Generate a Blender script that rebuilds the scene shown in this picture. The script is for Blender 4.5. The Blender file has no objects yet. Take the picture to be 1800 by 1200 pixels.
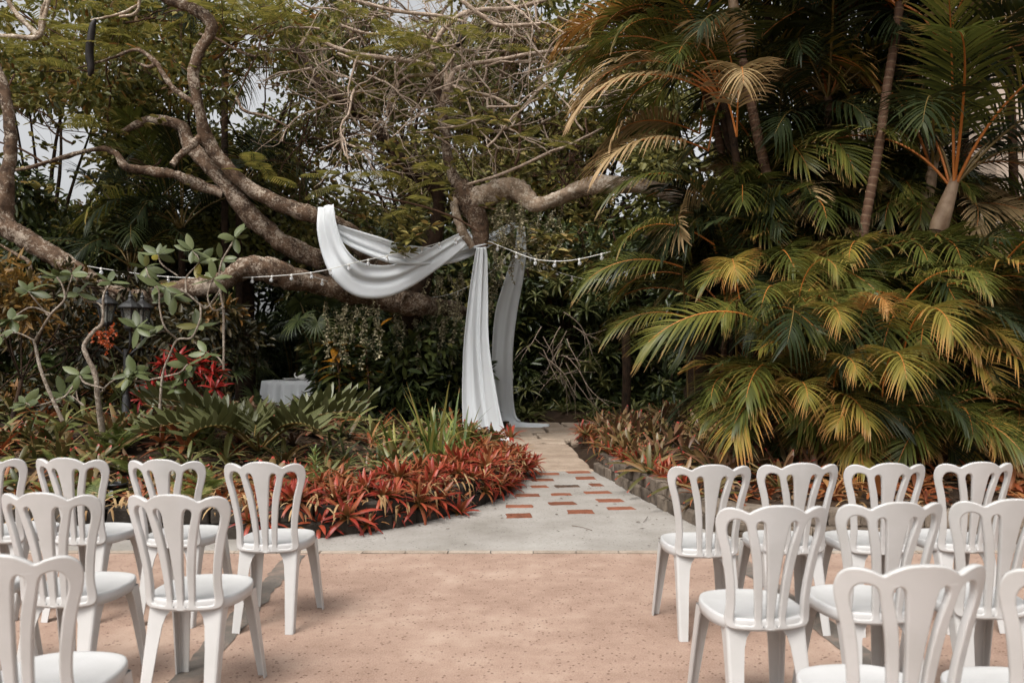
import bpy, bmesh, math, random
import numpy as np
from mathutils import Vector, Matrix, Euler

random.seed(7)
RNG = np.random.default_rng(11)
SC = bpy.context.scene
COL = SC.collection
PI = math.pi
R_ = math.radians

# ------------------------------------------------------------------ camera, sky, sun, exposure
FPX, HOR, EYE = 1450.0, 621.0, 1.40          # focal length in photo pixels, horizon row, eye height
cam_d = bpy.data.cameras.new('camera')
cam = bpy.data.objects.new('camera', cam_d)
COL.objects.link(cam)
cam.location = (0, 0, EYE)
cam.rotation_euler = (R_(90), 0, 0)
cam_d.sensor_width = 36.0
cam_d.lens = FPX / 1800 * 36
cam_d.shift_y = (HOR - 600) / 1800
cam_d.clip_start = 0.05
cam_d.clip_end = 2000
cam_d.dof.use_dof = True
cam_d.dof.focus_distance = 10.5
cam_d.dof.aperture_fstop = 4.0
SC.camera = cam

SUN_EL, SUN_AZ = 55.0, 212.0                  # azimuth clockwise from +Y (the view direction)
world = bpy.data.worlds.new('World')
SC.world = world
world.use_nodes = True
wn = world.node_tree
wn.nodes.clear()
w_out = wn.nodes.new('ShaderNodeOutputWorld')
w_bg = wn.nodes.new('ShaderNodeBackground')
w_sky = wn.nodes.new('ShaderNodeTexSky')
w_sky.sky_type = 'NISHITA'
w_sky.sun_disc = False
w_sky.sun_elevation = R_(SUN_EL)
w_sky.sun_rotation = R_(SUN_AZ)
w_sky.air_density = 1.0
w_sky.dust_density = 6.0
w_sky.ozone_density = 1.0
w_hs = wn.nodes.new('ShaderNodeHueSaturation')   # overcast: the cloud layer greys the blue
w_hs.inputs['Saturation'].default_value = 0.10
w_bg.inputs['Strength'].default_value = 0.15
wn.links.new(w_sky.outputs[0], w_hs.inputs['Color'])
wn.links.new(w_hs.outputs[0], w_bg.inputs['Color'])
wn.links.new(w_bg.outputs[0], w_out.inputs['Surface'])

sun_d = bpy.data.lights.new('sun', 'SUN')
sun_d.energy = 1.5
sun_d.angle = R_(25)
sun_d.color = (1.0, 0.95, 0.88)
sun = bpy.data.objects.new('sun', sun_d)
COL.objects.link(sun)
_sd = Vector((math.sin(R_(SUN_AZ)) * math.cos(R_(SUN_EL)), math.cos(R_(SUN_AZ)) * math.cos(R_(SUN_EL)), math.sin(R_(SUN_EL))))
sun.rotation_euler = (-_sd).to_track_quat('-Z', 'Y').to_euler()
sun.location = (0, 0, 30)

SC.view_settings.view_transform = 'Standard'
SC.view_settings.look = 'None'
SC.view_settings.gamma = 1.0
SC.view_settings.use_curve_mapping = False
SC.view_settings.exposure = 0.56
SC.cycles.use_denoising = True
SC.cycles.max_bounces = 5
SC.cycles.diffuse_bounces = 2
SC.cycles.glossy_bounces = 2
SC.cycles.transmission_bounces = 4
SC.cycles.transparent_max_bounces = 6
SC.cycles.use_adaptive_sampling = True
SC.cycles.adaptive_threshold = 0.02


def at(px, py, d):
    """the place in the garden seen at a photo pixel, d metres in front of the camera"""
    return np.array([(px - 900) / FPX * d, d, EYE - (py - HOR) / FPX * d])


# ------------------------------------------------------------------ materials
def lin(c):
    r = []
    for v in c[:3]:
        v = v / 255.0
        r.append(v / 12.92 if v <= 0.04045 else ((v + 0.055) / 1.055) ** 2.4)
    return (*r, 1.0)


MATS = {}


def nt(name):
    m = bpy.data.materials.new(name)
    m.use_nodes = True
    t = m.node_tree
    t.nodes.clear()
    out = t.nodes.new('ShaderNodeOutputMaterial')
    MATS[name] = m
    return m, t, out


def ramp(t, stops, fac=None, interp='LINEAR'):
    n = t.nodes.new('ShaderNodeValToRGB')
    n.color_ramp.interpolation = interp
    e = n.color_ramp.elements
    while len(e) < len(stops):
        e.new(0.5)
    for el, (p, c) in zip(e, stops):
        el.position = p
        el.color = lin(c) if len(c) == 3 else c
    if fac is not None:
        t.links.new(fac, n.inputs['Fac'])
    return n


def attr(t, name):
    n = t.nodes.new('ShaderNodeAttribute')
    n.attribute_name = name
    return n.outputs['Fac']


def mth(t, op, a, b=None):
    n = t.nodes.new('ShaderNodeMath')
    n.operation = op
    for i, v in enumerate((a, b)):
        if v is None:
            continue
        if isinstance(v, (int, float)):
            n.inputs[i].default_value = v
        else:
            t.links.new(v, n.inputs[i])
    return n.outputs[0]


def mixc(t, fac, a, b, mode='MIX'):
    n = t.nodes.new('ShaderNodeMix')
    n.data_type = 'RGBA'
    n.blend_type = mode
    for sock, v in ((n.inputs['Factor'], fac), (n.inputs['A'], a), (n.inputs['B'], b)):
        pass
    ins = {'f': n.inputs[0], 'a': n.inputs[6], 'b': n.inputs[7]}
    for k, v in (('f', fac), ('a', a), ('b', b)):
        if isinstance(v, (int, float)):
            ins[k].default_value = v
        elif isinstance(v, tuple):
            ins[k].default_value = lin(v) if len(v) == 3 else v
        else:
            t.links.new(v, ins[k])
    return n.outputs[2]


def noise(t, scale, detail=4, rough=0.55, coord=None, dist=0.0):
    n = t.nodes.new('ShaderNodeTexNoise')
    n.inputs['Scale'].default_value = scale
    n.inputs['Detail'].default_value = detail
    n.inputs['Roughness'].default_value = rough
    n.inputs['Distortion'].default_value = dist
    if coord is not None:
        t.links.new(coord, n.inputs['Vector'])
    return n.outputs['Fac']


def coords(t, kind='Object'):
    return t.nodes.new('ShaderNodeTexCoord').outputs[kind]


def gpos(t):
    return t.nodes.new('ShaderNodeNewGeometry').outputs['Position']


def bump(t, height, strength, dist=0.01):
    n = t.nodes.new('ShaderNodeBump')
    n.inputs['Strength'].default_value = strength
    n.inputs['Distance'].default_value = dist
    t.links.new(height, n.inputs['Height'])
    return n.outputs['Normal']


def principled(t, out, color, rough=0.6, normal=None, spec=0.5, metallic=0.0, sheen=0.0):
    b = t.nodes.new('ShaderNodeBsdfPrincipled')
    if isinstance(color, tuple):
        b.inputs['Base Color'].default_value = lin(color) if len(color) == 3 else color
    else:
        t.links.new(color, b.inputs['Base Color'])
    if isinstance(rough, (int, float)):
        b.inputs['Roughness'].default_value = rough
    else:
        t.links.new(rough, b.inputs['Roughness'])
    b.inputs['Specular IOR Level'].default_value = spec
    b.inputs['Metallic'].default_value = metallic
    if normal is not None:
        t.links.new(normal, b.inputs['Normal'])
    if out is not None:
        t.links.new(b.outputs[0], out.inputs['Surface'])
    return b


def leafmat(name, stops, rough=0.5, transl=0.25, tip=None, tip_from=0.75, base=None, base_to=0.4, by='leaf', vary=0.3, spec=0.4):
    """leaf material: colour of each leaf from its own random number, its tip and base colours along the blade"""
    m, t, out = nt(name)
    if by == 'plant':
        oi = t.nodes.new('ShaderNodeObjectInfo').outputs['Random']
        fac = mth(t, 'FRACT', mth(t, 'ADD', mth(t, 'MULTIPLY', oi, 0.8), mth(t, 'MULTIPLY', attr(t, 'rnd'), 0.2)))
    elif by == 'both':
        oi = t.nodes.new('ShaderNodeObjectInfo').outputs['Random']
        fac = mth(t, 'ADD', mth(t, 'MULTIPLY', oi, 0.5), mth(t, 'MULTIPLY', attr(t, 'rnd'), 0.5))
    else:
        fac = attr(t, 'rnd')
    c = ramp(t, stops, fac).outputs[0]
    tt = attr(t, 'tt')
    if base is not None:
        c = mixc(t, ramp(t, [(0.0, (255, 255, 255)), (base_to, (0, 0, 0))], tt).outputs[0], c, base)
    if tip is not None:
        nz = noise(t, 14, 3, coord=coords(t))
        fac2 = mth(t, 'ADD', tt, mth(t, 'MULTIPLY', mth(t, 'SUBTRACT', nz, 0.5), 0.35))
        c = mixc(t, ramp(t, [(tip_from, (0, 0, 0)), (min(1.0, tip_from + 0.34), (255, 255, 255))], fac2).outputs[0], c, tip)
    hs = t.nodes.new('ShaderNodeHueSaturation')
    nz2 = noise(t, 9, 3, coord=gpos(t))
    v = mth(t, 'ADD', 1.0 - vary * 0.5, mth(t, 'MULTIPLY', nz2, vary))
    t.links.new(v, hs.inputs['Value'])
    t.links.new(c, hs.inputs['Color'])
    c = hs.outputs[0]
    b = principled(t, None, c, rough, spec=spec)
    if transl > 0:
        tr = t.nodes.new('ShaderNodeBsdfTranslucent')
        t.links.new(c, tr.inputs['Color'])
        mx = t.nodes.new('ShaderNodeMixShader')
        mx.inputs[0].default_value = transl
        t.links.new(b.outputs[0], mx.inputs[1])
        t.links.new(tr.outputs[0], mx.inputs[2])
        t.links.new(mx.outputs[0], out.inputs['Surface'])
    else:
        t.links.new(b.outputs[0], out.inputs['Surface'])
    return m


def flatmat(name, color, rough=0.6, spec=0.5, nscale=0, namp=0.2, bstr=0.0, metallic=0.0):
    m, t, out = nt(name)
    c = color
    nrm = None
    if nscale:
        nz = noise(t, nscale, 5, coord=coords(t))
        d = tuple(max(0, int(v * (1 - namp))) for v in color)
        e = tuple(min(255, int(v * (1 + namp))) for v in color)
        c = ramp(t, [(0.3, d), (0.7, e)], nz).outputs[0]
        if bstr:
            nrm = bump(t, nz, bstr)
    principled(t, out, c, rough, nrm, spec, metallic)
    return m


# plants
leafmat('canopy_leaf', [(0.0, (58, 62, 28)), (0.35, (92, 94, 44)), (0.6, (120, 116, 58)), (0.82, (146, 128, 64)), (0.93, (140, 100, 50)), (1.0, (100, 72, 38))], 0.5, 0.35)
leafmat('canopy_leaf_olive', [(0.0, (62, 64, 34)), (0.4, (102, 100, 54)), (0.75, (142, 132, 72)), (0.92, (168, 150, 92)), (1.0, (136, 98, 54))], 0.5, 0.35)
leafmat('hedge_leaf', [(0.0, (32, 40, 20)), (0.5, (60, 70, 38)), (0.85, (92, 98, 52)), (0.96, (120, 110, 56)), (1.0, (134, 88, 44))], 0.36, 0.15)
leafmat('hedge_leaf_brown', [(0.0, (24, 24, 14)), (0.4, (48, 46, 22)), (0.7, (82, 66, 32)), (0.88, (124, 84, 34)), (1.0, (168, 108, 40))], 0.5, 0.2)
leafmat('feather_leaf', [(0.0, (94, 94, 44)), (0.6, (126, 120, 58)), (1.0, (156, 142, 74))], 0.5, 0.4)
leafmat('palm_green', [(0.0, (52, 58, 24)), (0.5, (84, 88, 38)), (1.0, (126, 118, 54))], 0.42, 0.3, tip=(150, 116, 70), tip_from=0.80, by='both', spec=0.28)
leafmat('palm_yellow', [(0.0, (96, 96, 42)), (0.5, (132, 118, 54)), (1.0, (164, 130, 62))], 0.44, 0.3, tip=(166, 120, 70), tip_from=0.58, by='both', spec=0.28)
leafmat('palm_orange', [(0.0, (116, 88, 42)), (0.5, (150, 106, 52)), (1.0, (174, 132, 76))], 0.5, 0.3, tip=(192, 148, 92), tip_from=0.7, by='both')
leafmat('palm_dry', [(0.0, (116, 98, 66)), (0.5, (150, 126, 86)), (1.0, (178, 150, 108))], 0.6, 0.25, tip=(170, 140, 100), tip_from=0.6, by='both')
leafmat('palm_dark', [(0.0, (24, 30, 16)), (0.6, (40, 48, 24)), (1.0, (62, 64, 30))], 0.45, 0.12, by='both', spec=0.25)  # darkened frond green, shade of the deep clump put into the colour
leafmat('red_leaf', [(0.0, (98, 32, 24)), (0.3, (138, 46, 34)), (0.55, (158, 66, 46)), (0.78, (146, 86, 54)), (1.0, (112, 80, 46))], 0.40, 0.25, base=(92, 78, 38), base_to=0.5, by='plant', vary=0.5)
leafmat('scarlet_leaf', [(0.0, (112, 16, 14)), (0.6, (148, 26, 20)), (1.0, (122, 44, 28))], 0.4, 0.25, base=(70, 40, 24), base_to=0.3, by='plant')
leafmat('rust_leaf', [(0.0, (88, 50, 28)), (0.4, (130, 66, 36)), (0.7, (150, 96, 54)), (1.0, (158, 128, 84))], 0.5, 0.25, by='both', vary=0.5)
leafmat('litter_leaf', [(0.0, (50, 38, 28)), (0.5, (84, 64, 46)), (0.85, (112, 88, 62)), (1.0, (146, 120, 88))], 0.8, 0.1, vary=0.5)
leafmat('dry_leaf', [(0.0, (96, 70, 44)), (0.5, (148, 116, 76)), (1.0, (186, 160, 118))], 0.7, 0.2, by='both', vary=0.5)
leafmat('neo_leaf', [(0.0, (54, 58, 28)), (0.4, (86, 78, 40)), (0.68, (114, 86, 54)), (1.0, (146, 128, 90))], 0.38, 0.2, tip=(172, 40, 44), tip_from=0.93, base=(72, 76, 38), base_to=0.35, by='both', vary=0.5)
leafmat('neo_maroon', [(0.0, (70, 54, 40)), (0.4, (110, 78, 58)), (0.7, (112, 98, 62)), (1.0, (156, 126, 104))], 0.35, 0.15, tip=(176, 60, 56), tip_from=0.95, base=(66, 66, 42), base_to=0.4, by='both', vary=0.5)
leafmat('ground_leaf', [(0.0, (46, 54, 28)), (0.5, (78, 82, 44)), (0.85, (118, 116, 70)), (1.0, (156, 146, 98))], 0.4, 0.2, by='both')
leafmat('zamia_leaf', [(0.0, (62, 64, 34)), (0.5, (82, 84, 50)), (1.0, (108, 110, 76))], 0.38, 0.15, by='both')
leafmat('strap_leaf', [(0.0, (66, 84, 36)), (0.5, (100, 112, 52)), (0.85, (146, 142, 74)), (1.0, (170, 150, 90))], 0.42, 0.3, tip=(160, 110, 60), tip_from=0.95)
leafmat('leather_leaf', [(0.0, (66, 74, 42)), (0.6, (88, 96, 58)), (0.86, (106, 112, 74)), (0.93, (120, 110, 36)), (1.0, (138, 120, 40))], 0.42, 0.2, by='plant')
leafmat('fern_leaf', [(0.0, (66, 76, 32)), (0.5, (92, 102, 46)), (1.0, (146, 138, 82))], 0.5, 0.35, by='both')
leafmat('fan_leaf', [(0.0, (44, 54, 30)), (0.6, (74, 84, 48)), (1.0, (100, 106, 64))], 0.42, 0.2)
leafmat('croton_leaf', [(0.0, (34, 46, 20)), (0.45, (66, 68, 26)), (0.6, (150, 102, 26)), (1.0, (190, 128, 36))], 0.4, 0.2, base=(140, 110, 36), base_to=0.25)
leafmat('gold_leaf', [(0.0, (74, 66, 34)), (0.5, (114, 88, 42)), (1.0, (160, 120, 60))], 0.5, 0.35)
leafmat('vine_leaf', [(0.0, (112, 106, 80)), (0.5, (156, 146, 116)), (0.9, (190, 178, 146)), (1.0, (126, 132, 84))], 0.6, 0.3)
leafmat('pale_leaf', [(0.0, (108, 124, 70)), (0.6, (140, 152, 92)), (1.0, (170, 170, 118))], 0.45, 0.3)
leafmat('orchid_petal', [(0.0, (196, 82, 40)), (0.6, (214, 112, 60)), (1.0, (226, 160, 130))], 0.5, 0.3)


def barkmat(name, dark, mid, pale, patch=0.55, scale=7.0):
    m, t, out = nt(name)
    g = gpos(t)
    n1 = noise(t, scale, 6, 0.65, g)
    n2 = noise(t, scale * 4.2, 5, 0.7, g, 0.6)
    n3 = noise(t, scale * 0.5, 4, 0.6, g, 1.0)
    c = ramp(t, [(0.32, dark), (0.55, mid), (0.75, tuple(int(v * 1.15) for v in mid))], n1).outputs[0]
    f = ramp(t, [(patch, (0, 0, 0)), (patch + 0.09, (255, 255, 255))], mth(t, 'ADD', mth(t, 'MULTIPLY', n2, 0.55), mth(t, 'MULTIPLY', n3, 0.45))).outputs[0]
    c = mixc(t, f, c, pale)
    h = mth(t, 'ADD', mth(t, 'MULTIPLY', n2, 0.6), n1)
    principled(t, out, c, 0.85, bump(t, h, 0.8, 0.03), 0.2)
    return m


barkmat('bark', (46, 34, 26), (96, 76, 60), (164, 150, 134), 0.50, 8.0)
barkmat('bark_pale', (96, 80, 64), (146, 126, 106), (190, 178, 162), 0.50, 9.0)
barkmat('bark_dark', (30, 22, 16), (58, 42, 30), (86, 70, 56), 0.58, 7.0)
barkmat('twig', (124, 104, 88), (166, 146, 128), (196, 180, 164), 0.50, 20.0)
barkmat('twig_brown', (58, 42, 32), (90, 66, 50), (112, 88, 68), 0.55, 20.0)
barkmat('stem_grey', (96, 84, 72), (140, 126, 112), (184, 174, 160), 0.5, 30.0)
flatmat('palm_rachis', (176, 104, 42), 0.5)
flatmat('palm_rachis_green', (104, 84, 40), 0.5)
flatmat('moss_mat', (60, 46, 32), 0.9, 0.1, 20, 0.4, 0.5)
m, t, out = nt('palm_trunk')
tt = attr(t, 'tt')
nz = noise(t, 18, 5, coord=gpos(t))
nzl = noise(t, 2.2, 3, coord=gpos(t))
w = mth(t, 'FRACT', mth(t, 'ADD', mth(t, 'MULTIPLY', tt, 11.0), mth(t, 'ADD', mth(t, 'MULTIPLY', nzl, 1.6), mth(t, 'MULTIPLY', nz, 0.16))))
rg = ramp(t, [(0.0, (138, 114, 90)), (0.14, (126, 100, 78)), (0.26, (84, 58, 42)), (0.8, (104, 74, 54)), (1.0, (76, 52, 38))], w).outputs[0]
c = mixc(t, mth(t, 'MULTIPLY', nz, 0.9), rg, (66, 50, 38))
principled(t, out, c, 0.75, bump(t, nz, 0.4, 0.01), 0.25)
m, t, out = nt('crownshaft')
nz = noise(t, 7, 5, coord=gpos(t))
principled(t, out, ramp(t, [(0.3, (112, 86, 62)), (0.7, (158, 134, 108))], nz).outputs[0], 0.6, bump(t, nz, 0.2))

# hard things
m, t, out = nt('white_plastic')
g = gpos(t)
nz = noise(t, 5, 5, coord=g)
nf = noise(t, 60, 4, coord=g)
c = ramp(t, [(0.3, (174, 172, 169)), (0.62, (184, 182, 180))], nz).outputs[0]
c = mixc(t, ramp(t, [(0.66, (0, 0, 0)), (0.8, (60, 60, 60))], nf).outputs[0], c, (158, 150, 140))
n9 = noise(t, 8, 6, 0.7, g, 0.8)
c = mixc(t, ramp(t, [(0.60, (0, 0, 0)), (0.74, (90, 90, 90))], n9).outputs[0], c, (140, 128, 114))
bp = principled(t, out, c, ramp(t, [(0.35, (80, 80, 80)), (0.7, (140, 140, 140))], nz).outputs[0], bump(t, nf, 0.08, 0.002), 0.4)
bp.inputs['Subsurface Weight'].default_value = 0.0
m, t, out = nt('white_seat')
g = coords(t)
mp = t.nodes.new('ShaderNodeMapping')
mp.inputs['Rotation'].default_value = (0, 0, R_(45))
t.links.new(g, mp.inputs['Vector'])
br = t.nodes.new('ShaderNodeTexBrick')
br.offset = 0.0
br.inputs['Scale'].default_value = 16.0
br.inputs['Mortar Size'].default_value = 0.03
br.inputs['Brick Width'].default_value = 0.5
br.inputs['Row Height'].default_value = 0.5
t.links.new(mp.outputs[0], br.inputs['Vector'])
nz = noise(t, 5, 5, coord=gpos(t))
c = ramp(t, [(0.3, (174, 173, 171)), (0.62, (184, 183, 182))], nz).outputs[0]
principled(t, out, c, 0.4, bump(t, br.outputs['Fac'], 0.25, 0.003), 0.4)

m, t, out = nt('pink_slab')
g = gpos(t)
n1 = noise(t, 0.9, 6, 0.6, g)
n2 = noise(t, 6.0, 5, 0.65, g)
n3 = noise(t, 130.0, 2, 0.5, g)
v1 = t.nodes.new('ShaderNodeTexVoronoi'); v1.inputs['Scale'].default_value = 42.0; v1.inputs['Randomness'].default_value = 1.0
t.links.new(g, v1.inputs['Vector'])
v2 = t.nodes.new('ShaderNodeTexVoronoi'); v2.inputs['Scale'].default_value = 105.0
t.links.new(g, v2.inputs['Vector'])
c = ramp(t, [(0.36, (124, 99, 85)), (0.5, (146, 121, 106)), (0.64, (166, 144, 128))], mth(t, 'ADD', mth(t, 'MULTIPLY', n1, 0.6), mth(t, 'MULTIPLY', n2, 0.4))).outputs[0]
c = mixc(t, mth(t, 'MULTIPLY', ramp(t, [(0.35, (0, 0, 0)), (0.7, (255, 255, 255))], n3).outputs[0], 0.35), c, (184, 162, 146))
# pits and dark grit, some stones only
keep = ramp(t, [(0.55, (0, 0, 0)), (0.62, (255, 255, 255))], v1.outputs['Color']).outputs[0]
pit = ramp(t, [(0.17, (255, 255, 255)), (0.30, (0, 0, 0))], v1.outputs['Distance']).outputs[0]
pf = mth(t, 'MULTIPLY', mth(t, 'MULTIPLY', pit, keep), 0.85)
c = mixc(t, pf, c, (88, 62, 50))
keep2 = ramp(t, [(0.6, (0, 0, 0)), (0.7, (255, 255, 255))], v2.outputs['Color']).outputs[0]
pf2 = mth(t, 'MULTIPLY', mth(t, 'MULTIPLY', ramp(t, [(0.2, (255, 255, 255)), (0.36, (0, 0, 0))], v2.outputs['Distance']).outputs[0], keep2), 0.6)
c = mixc(t, pf2, c, (120, 86, 70))
h = mth(t, 'SUBTRACT', n3, mth(t, 'MULTIPLY', pf, 2.0))
principled(t, out, c, 0.85, bump(t, h, 0.5, 0.006), 0.25)

m, t, out = nt('concrete')
g = gpos(t)
n1 = noise(t, 1.3, 6, 0.65, g)
n2 = noise(t, 45.0, 4, 0.7, g)
v1 = t.nodes.new('ShaderNodeTexVoronoi'); v1.inputs['Scale'].default_value = 38.0
t.links.new(g, v1.inputs['Vector'])
c = ramp(t, [(0.3, (126, 121, 114)), (0.5, (145, 140, 134)), (0.72, (160, 156, 150))], n1).outputs[0]
c = mixc(t, mth(t, 'MULTIPLY', ramp(t, [(0.45, (0, 0, 0)), (0.75, (255, 255, 255))], n2).outputs[0], 0.5), c, (124, 116, 104))
keep = ramp(t, [(0.62, (0, 0, 0)), (0.68, (255, 255, 255))], v1.outputs['Color']).outputs[0]
pit = ramp(t, [(0.16, (255, 255, 255)), (0.28, (0, 0, 0))], v1.outputs['Distance']).outputs[0]
pf = mth(t, 'MULTIPLY', mth(t, 'MULTIPLY', pit, keep), 0.7)
c = mixc(t, pf, c, (70, 64, 56))
n5 = noise(t, 3.2, 5, 0.6, g, 0.5)
dirt = mth(t, 'MULTIPLY', ramp(t, [(0.60, (0, 0, 0)), (0.72, (255, 255, 255))], n5).outputs[0], ramp(t, [(0.52, (0, 0, 0)), (0.6, (255, 255, 255))], n2).outputs[0])
c = mixc(t, mth(t, 'MULTIPLY', dirt, 0.8), c, (48, 44, 38))
principled(t, out, c, 0.9, bump(t, n2, 0.5, 0.006), 0.2)

m, t, out = nt('grey_band')
g = gpos(t)
n1 = noise(t, 5.0, 6, 0.7, g)
n2 = noise(t, 70.0, 4, 0.7, g)
c = ramp(t, [(0.3, (84, 78, 72)), (0.5, (104, 97, 90)), (0.66, (136, 118, 106))], n1).outputs[0]
c = mixc(t, mth(t, 'MULTIPLY', n2, 0.5), c, (76, 72, 68))
principled(t, out, c, 0.85, bump(t, n2, 0.5, 0.005), 0.25)


def stonemat(name, a, b, cc, scale=5.0, grit=60.0, bs=0.6):
    m, t, out = nt(name)
    g = gpos(t)
    oi = t.nodes.new('ShaderNodeObjectInfo').outputs['Random']
    n1 = noise(t, scale, 6, 0.65, g)
    n2 = noise(t, grit, 4, 0.7, g)
    f = mth(t, 'ADD', mth(t, 'MULTIPLY', n1, 0.75), mth(t, 'MULTIPLY', oi, 0.25))
    c = ramp(t, [(0.32, a), (0.52, b), (0.75, cc)], f).outputs[0]
    c = mixc(t, mth(t, 'MULTIPLY', ramp(t, [(0.5, (0, 0, 0)), (0.7, (255, 255, 255))], n2).outputs[0], 0.45), c, tuple(int(v * 0.55) for v in a))
    principled(t, out, c, 0.9, bump(t, mth(t, 'ADD', n1, mth(t, 'MULTIPLY', n2, 0.5)), bs, 0.012), 0.2)


stonemat('block_stone', (66, 58, 50), (104, 93, 82), (134, 122, 108))
stonemat('block_dark', (34, 30, 26), (58, 52, 46), (90, 84, 76))  # darker tones of the block stone
stonemat('flagstone', (138, 120, 104), (164, 147, 130), (182, 168, 152), 2.2, 40.0, 0.5)
stonemat('brick_red', (98, 60, 44), (122, 74, 54), (138, 88, 68), 9.0, 70.0, 0.5)
stonemat('brick_dark', (52, 42, 36), (84, 66, 54), (112, 84, 66), 9.0, 70.0, 0.5)
stonemat('tile_edge', (136, 122, 108), (160, 146, 132), (176, 162, 148), 6.0, 80.0, 0.4)
stonemat('soil', (28, 20, 14), (46, 34, 24), (66, 50, 36), 3.0, 30.0, 1.0)
stonemat('plaster', (168, 150, 134), (182, 164, 148), (196, 180, 164), 0.8, 50.0, 0.2)
flatmat('window_dark', (40, 40, 42), 0.15)
flatmat('black_metal', (26, 25, 25), 0.45, 0.5, 25, 0.3, 0.2)
flatmat('black_plastic', (22, 22, 23), 0.4)
flatmat('label_white', (190, 190, 188), 0.6)
flatmat('cord_white', (208, 206, 200), 0.6)
flatmat('white_ceramic', (222, 220, 214), 0.3)
flatmat('rope', (150, 128, 100), 0.9)
flatmat('pod_dark', (28, 22, 19), 0.6, 0.3, 12, 0.3, 0.3)
m, t, out = nt('fabric')
nz = noise(t, 220, 2, coord=gpos(t))
b = principled(t, None, (246, 249, 251), 0.9, bump(t, nz, 0.1, 0.002), 0.15)
tr = t.nodes.new('ShaderNodeBsdfTranslucent'); tr.inputs['Color'].default_value = lin((246, 249, 251))
mx = t.nodes.new('ShaderNodeMixShader'); mx.inputs[0].default_value = 0.42
t.links.new(b.outputs[0], mx.inputs[1]); t.links.new(tr.outputs[0], mx.inputs[2]); t.links.new(mx.outputs[0], out.inputs['Surface'])
for nm, colr, ro in (('clear_glass', (0.95, 0.96, 0.97, 1), 0.04), ('lantern_glass', (0.40, 0.41, 0.37, 1), 0.12)):
    m, t, out = nt(nm)
    gl = t.nodes.new('ShaderNodeBsdfPrincipled')
    gl.inputs['Base Color'].default_value = colr
    gl.inputs['Roughness'].default_value = ro
    gl.inputs['Transmission Weight'].default_value = 0.75
    gl.inputs['IOR'].default_value = 1.3
    t.links.new(gl.outputs[0], out.inputs['Surface'])


# ------------------------------------------------------------------ mesh builder
class MB:
    """collects vertices and faces; build() links them as one mesh object"""

    def __init__(self):
        self.V, self.R, self.T, self.F, self.M, self.n = [], [], [], [], [], 0

    def add(self, v, faces, rnd=0.5, tt=0.5, mi=0):
        v = np.asarray(v, dtype=np.float32).reshape(-1, 3)
        k = len(v)
        self.V.append(v)
        self.R.append(np.broadcast_to(np.asarray(rnd, dtype=np.float32), (k,)))
        self.T.append(np.broadcast_to(np.asarray(tt, dtype=np.float32), (k,)))
        if isinstance(faces, np.ndarray):
            self.F.append(faces.astype(np.int32) + self.n)
            self.M.append(np.full(len(faces), mi, np.int32))
        else:
            for q in (3, 4, 5, 6, 8):
                fs = [f for f in faces if len(f) == q]
                if fs:
                    self.F.append(np.array(fs, np.int32) + self.n)
                    self.M.append(np.full(len(fs), mi, np.int32))
            big = [f for f in faces if len(f) not in (3, 4, 5, 6, 8)]
            for f in big:
                self.F.append(np.array([f], np.int32) + self.n)
                self.M.append(np.full(1, mi, np.int32))
        self.n += k

    def mesh(self, name, mats, smooth=True):
        me = bpy.data.meshes.new(name)
        V = np.concatenate(self.V)
        idx = np.concatenate([f.ravel() for f in self.F])
        cnt = np.concatenate([np.full(len(f), f.shape[1], np.int32) for f in self.F])
        st = np.concatenate([[0], np.cumsum(cnt)[:-1]]).astype(np.int32)
        me.vertices.add(len(V)); me.vertices.foreach_set('co', V.ravel())
        me.loops.add(len(idx)); me.loops.foreach_set('vertex_index', idx)
        me.polygons.add(len(cnt)); me.polygons.foreach_set('loop_start', st); me.polygons.foreach_set('loop_total', cnt)
        me.polygons.foreach_set('material_index', np.concatenate(self.M))
        me.polygons.foreach_set('use_smooth', np.full(len(cnt), smooth))
        a = me.attributes.new('rnd', 'FLOAT', 'POINT'); a.data.foreach_set('value', np.concatenate(self.R))
        a = me.attributes.new('tt', 'FLOAT', 'POINT'); a.data.foreach_set('value', np.concatenate(self.T))
        for mm in (mats if isinstance(mats, (list, tuple)) else [mats]):
            me.materials.append(MATS[mm])
        me.update(calc_edges=True)
        me.validate()
        return me

    def build(self, name, mats, parent=None, smooth=True, mat=None):
        return link(name, self.mesh(name, mats, smooth), parent, mat)


def link(name, me, parent=None, mat=None):
    o = bpy.data.objects.new(name, me)
    COL.objects.link(o)
    if parent is not None:
        o.parent = parent
    if mat is not None:
        o.matrix_local = mat
    return o


def tag(o, label=None, cat=None, group=None, kind=None):
    for k, v in (('label', label), ('category', cat), ('group', group), ('kind', kind)):
        if v is not None:
            o[k] = v
    return o


def empty(name, loc, label=None, cat=None, group=None, rz=0.0):
    o = bpy.data.objects.new(name, None)
    o.empty_display_size = 0.1
    COL.objects.link(o)
    o.location = tuple(float(v) for v in loc)
    o.rotation_euler = (0, 0, rz)
    return tag(o, label, cat, group)


def nrm(v):
    v = np.asarray(v, float)
    return v / np.maximum(np.linalg.norm(v, axis=-1, keepdims=True), 1e-9)


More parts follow.
